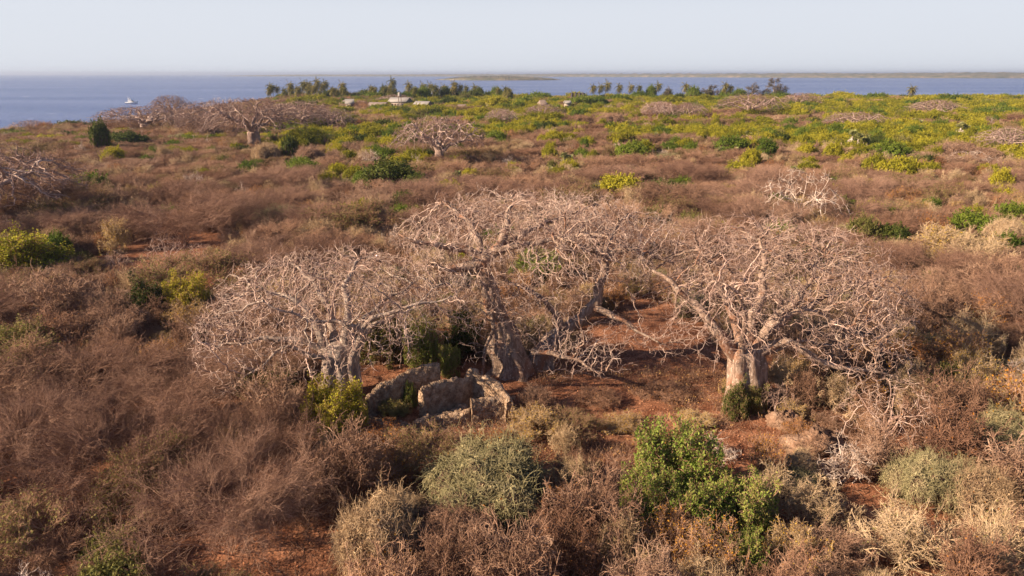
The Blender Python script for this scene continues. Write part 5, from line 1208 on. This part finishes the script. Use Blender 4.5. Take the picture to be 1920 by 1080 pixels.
put_palm(1590, 188, 330, None, "dead-topped palm trunk among the bright bushes at right")
def casuarina(i):
    g = Geo(); H = 10; t = np.linspace(0, 1, 9); tr = np.stack([.4 * np.sin(t * 2 + i), .3 * t, H * t], 1); g.tube(tr, np.linspace(.25, .04, 9), 6); me1 = g.mesh("trunk", M['ptrunk'])
    g = Geo(); n = 34; z = rng.uniform(.22, 1, n); S = np.stack([.4 * np.sin(z * 2 + i), .3 * z, H * z], 1); a_ = rng.random(n) * 6.28; Dr = np.stack([np.cos(a_), np.sin(a_), np.full(n, .55)], 1)
    b_ = strand(S, Dr, (1.1 - z) * 4.2 * rng.uniform(.6, 1.1, n) + .5, 6, .12, .03); g.tube(b_, rad(b_, .06, .02)); c = spawn(b_, 9, 1.1, .8, 4, .2, .3, 0, .08); g.tube(c, rad(c, .03, .015)); d_ = spawn(c, 7, .6, .8, 3, .2, .2, 0, .1); g.tube(d_, rad(d_, .035, .02))
    return me1, g.mesh("crown", M['casu'])
CA = [casuarina(i) for i in range(2)]
for px, pt, w, lb in [(1453, 148, 36, "tallest dark casuarina, at the right end of the row by the water"), (1470, 158, 30, "lower casuarina leaning on the tallest one's right"), (1410, 157, 40, "broad dark casuarina left of the tallest"), (1340, 161, 34, "dark casuarina in the middle of the palms"), (1300, 162, 24, "casuarina right of a coconut palm, left of the dark middle one"), (1255, 163, 20, "small casuarina right of the lone tall palm"), (1434, 170, 12, "tiny casuarina between the broad and the tallest one"), (1324, 166, 26, "low casuarina behind the middle palms")]:
    p = P(px, pt, 515); z0 = float(ground_z(p[0], p[1])); H = p[2] - z0; tr, cr = random.choice(CA); wm = w / FPX * proj(*p)[2]
    o = link("casuarina_tree", None, None, (p[0], p[1], z0), random.uniform(0, 6), (wm / 6.5, wm / 6.5, H / 10.3)); tag(o, lb, "tree"); link("trunk", tr, o); link("crown", cr, o)

# ------------------------------------------------------------------ buildings among the trees
def gable(o, L_, Wd, zw, zr, roofm, wallm, ov=.5, hip=0.0):
    g = Geo(); g.box((-L_ / 2, -Wd / 2, -1.5), (L_ / 2, Wd / 2, zw)); link("wall", g.mesh("wall", wallm), o)
    g = Geo(); a_, b_ = L_ / 2 + ov, Wd / 2 + ov; t = .16
    e = zw - .15; v = np.array([(-a_, -b_, e), (a_, -b_, e), (a_, b_, e), (-a_, b_, e), (-a_ + hip, 0, zr), (a_ - hip, 0, zr)], float); v2 = v.copy(); v2[:, 2] += t
    vv = np.concatenate([v, v2]); g.quads(vv, np.array([(6, 7, 11, 10), (8, 9, 10, 11), (0, 4, 5, 1), (2, 5, 4, 3), (0, 1, 7, 6), (2, 3, 9, 8), (1, 2, 8, 7), (3, 0, 6, 9)]))
    g.tris(vv, np.array([(7, 8, 11), (9, 6, 10), (1, 5, 2), (3, 4, 0)])); link("roof", g.mesh("roof", roofm), o)
    for sx in (-.28, .05, .3):
        g = Geo(); g.box((sx * L_ - .5, -Wd / 2 - .06, .9), (sx * L_ + .5, -Wd / 2 + .02, 2.0)); link("window", g.mesh("window", M['glass']), o)
    g = Geo(); g.box((-.12 * L_ - .5, -Wd / 2 - .05, 0), (-.12 * L_ + .5, -Wd / 2 + .02, 2.1)); link("door", g.mesh("door", M['brown_core']), o)
def building(px, py, wpx, zw, zr, D_, Wd, roofm, wallm, label, rz=0, hip=0.0, name="house"):
    p = P(px, py, D_); L_ = wpx / FPX * proj(*p)[2]; o = link(name, None, None, (p[0], p[1], p[2] - zr), rz); tag(o, label, "building"); gable(o, L_, Wd, zw, zr, roofm, wallm, .5, hip)
building(651, 188, 30, 3.0, 5.6, 400, 11, M['roof_grey'], M['plaster'], "house with a brown hipped roof patched white, left of the roofs", .25, 3)
building(655, 186, 14, 3.0, 5.2, 392, 6, M['roof_white'], M['plaster'], "small white-roofed annex against the brown hipped roof", .25)
building(709, 192, 34, 3.0, 5.0, 395, 8, M['roof_grey'], M['plaster'], "low grey-roofed house right of the brown hipped one", -.35)
building(750, 183, 36, 3.2, 5.4, 410, 8, M['roof_white'], M['plaster'], "pale-roofed building just below the white water tank", -.3)
building(793, 190, 30, 3.0, 5.0, 395, 7, M['roof_white'], M['plaster'], "long white sheet-roofed shed right of the mauve bare tree", -.5)
building(866, 196, 22, 2.2, 4.6, 370, 7, M['thatch'], M['plaster'], "low thatched hut alone right of the white shed", 0, 1.5, "thatched_hut")
building(1017, 188, 18, 2.4, 6.2, 390, 7, M['thatch'], M['plaster'], "steep thatched hut at the foot of the far belt, centre", .5, 1.5, "thatched_hut")
building(918, 189, 16, 2.4, 5.6, 395, 6, M['thatch'], M['plaster'], "thatched hut half hidden left of the steep one", .4, 1.5, "thatched_hut")
building(983, 188, 9, 2.4, 5.0, 400, 5, M['thatch'], M['plaster'], "tiny thatched hut beside the steep one's left", .2, 1, "thatched_hut")
building(1064, 189, 9, 3.5, 4.6, 385, 4, M['roof_white'], M['plaster'], "narrow pale hut right of the steep thatched one", .2)
def tank(px, py, D_, r, h, mat, label, leg=3.0, name="water_tank", group=None):
    p = P(px, py, D_); zt = p[2]; o = link(name, None, None, (p[0], p[1], zt - h - leg)); tag(o, label, "water tank", group)
    g = Geo(); g.tube(np.array([(0, 0, leg), (0, 0, leg + h * .9), (0, 0, leg + h)]), np.array([r, r, r * .5]), 18, 0, True); link("tank", g.mesh("tank", mat, False), o)
    for sx in (-1, 1):
        for sy in (-1, 1):
            g = Geo(); g.tube(np.array([(sx * r * .7, sy * r * .7, -1.5), (sx * r * .7, sy * r * .7, leg)]), np.array([.12, .12]), 5); link("leg", g.mesh("leg", M['roof_grey']), o)
    g = Geo(); g.box((-r * 1.05, -r * 1.05, leg - .15), (r * 1.05, r * 1.05, leg)); link("platform", g.mesh("platform", M['roof_grey']), o)
tank(749, 173, 400, 1.0, 2.0, M['roof_white'], "white water tank on legs among the palms", 4)
for i, px in enumerate((1073, 1080, 1087, 1094)):
    tank(px, 174, 430, .85, 2.4, M['tank'], "%s black water tank of the four beside the bright bushes" % ("leftmost", "second", "third", "rightmost")[i], 3.5)

# ------------------------------------------------------------------ boats
def hull(L_, B_, Hh, g, m=0):
    n = 15; t = np.linspace(0, 1, n); prof = []
    for s in t:
        hw = B_ / 2 * (1 - max(0, (s - .45) / .55) ** 2.2); hw = max(hw, .03); top = Hh * (.72 + .38 * s ** 1.6); rake = .09 * L_ * max(0, s - .6) / .4
        x0 = s * L_ * .92; prof.append([(x0, 0, -.5), (x0 + rake * .2, hw * .75, -.2), (x0 + rake * .6, hw * .95, top * .5), (x0 + rake, hw, top), (x0 + rake, 0, top + .06), (x0 + rake, -hw, top), (x0 + rake * .6, -hw * .95, top * .5), (x0 + rake * .2, -hw * .75, -.2)])
    v = np.array(prof).reshape(-1, 3); v[:, 0] -= L_ / 2; a = np.arange(n - 1)[:, None] * 8 + np.arange(8)[None]; b_ = np.arange(n - 1)[:, None] * 8 + (np.arange(8)[None] + 1) % 8
    g.quads(v, np.stack([a, b_, b_ + 8, a + 8], -1).reshape(-1, 4), m); g.Q.append(np.array([[0, 3, 4, 5], [0, 5, 6, 7]])); g.qm.append(np.full(2, m)); g.Q.append(np.array([[0, 1, 2, 3]])); g.qm.append(np.full(1, m))
def prism(g, side, w0, w1=None, m=0):     # side outline (x,z) extruded across y, narrower on top if asked
    side = np.array(side, float); zmin, zmax = side[:, 1].min(), side[:, 1].max(); w1 = w0 if w1 is None else w1
    w = w0 + (w1 - w0) * (side[:, 1] - zmin) / (zmax - zmin); n = len(side)
    v = np.concatenate([np.stack([side[:, 0], -w / 2, side[:, 1]], 1), np.stack([side[:, 0], w / 2, side[:, 1]], 1)]); q = np.array([[i, (i + 1) % n, n + (i + 1) % n, n + i] for i in range(n)]); g.quads(v, q, m)
    c = [side.mean(0)]; vv = np.concatenate([v, [[c[0][0], -w.mean() / 2, c[0][1]], [c[0][0], w.mean() / 2, c[0][1]]]])
    g.tris(vv, np.array([[i, 2 * n, (i + 1) % n] for i in range(n)] + [[n + (i + 1) % n, 2 * n + 1, n + i] for i in range(n)]), m)
p = G(247, 194.5, SEA_Z); L_ = 23 / FPX * proj(*p)[2]
o = link("motor_yacht", None, None, p, .12); tag(o, "white sport-fishing motor yacht with flybridge on the water at left", "boat")
g = Geo(); hull(L_, L_ * .30, L_ * .17, g); link("hull", g.mesh("hull", M['white'], True), o)
k = L_ / 14; g = Geo(); prism(g, [(-3.4 * k, 1.7 * k), (3.2 * k, 2.1 * k), (.9 * k, 3.7 * k), (-3.2 * k, 3.8 * k)], 3.4 * k, 2.9 * k); link("cabin", g.mesh("cabin", M['white']), o)
g = Geo(); prism(g, [(1.35 * k, 2.5 * k), (2.65 * k, 2.6 * k), (1.2 * k, 3.5 * k), (.5 * k, 3.5 * k)], 3.5 * k, 3.1 * k); link("windscreen", g.mesh("windscreen", M['glass']), o)
g = Geo(); prism(g, [(-3.0 * k, 3.8 * k), (.5 * k, 3.7 * k), (-.1 * k, 4.7 * k), (-2.8 * k, 4.7 * k)], 2.8 * k, 2.6 * k); link("flybridge", g.mesh("flybridge", M['white']), o)
g = Geo(); g.box((-3.2 * k, -1.4 * k, 6.1 * k), (.1 * k, 1.4 * k, 6.3 * k)); link("canopy", g.mesh("canopy", M['white']), o)
for sx, sy in ((-2.8, -1.2), (-2.8, 1.2), (-.3, -1.2), (-.3, 1.2)):
    g = Geo(); g.tube(np.array([(sx * k, sy * k, 4.6 * k), (sx * k, sy * k, 6.15 * k)]), np.array([.06, .06]), 5); link("post", g.mesh("post", M['white']), o)
for sy in (-1, 1):
    g = Geo(); g.tube(np.array([(-1.2 * k, sy * 1.4 * k, 3.8 * k), (-2.6 * k, sy * 2.2 * k, 8.4 * k)]), np.array([.06, .03]), 4); link("outrigger", g.mesh("outrigger", M['white']), o)
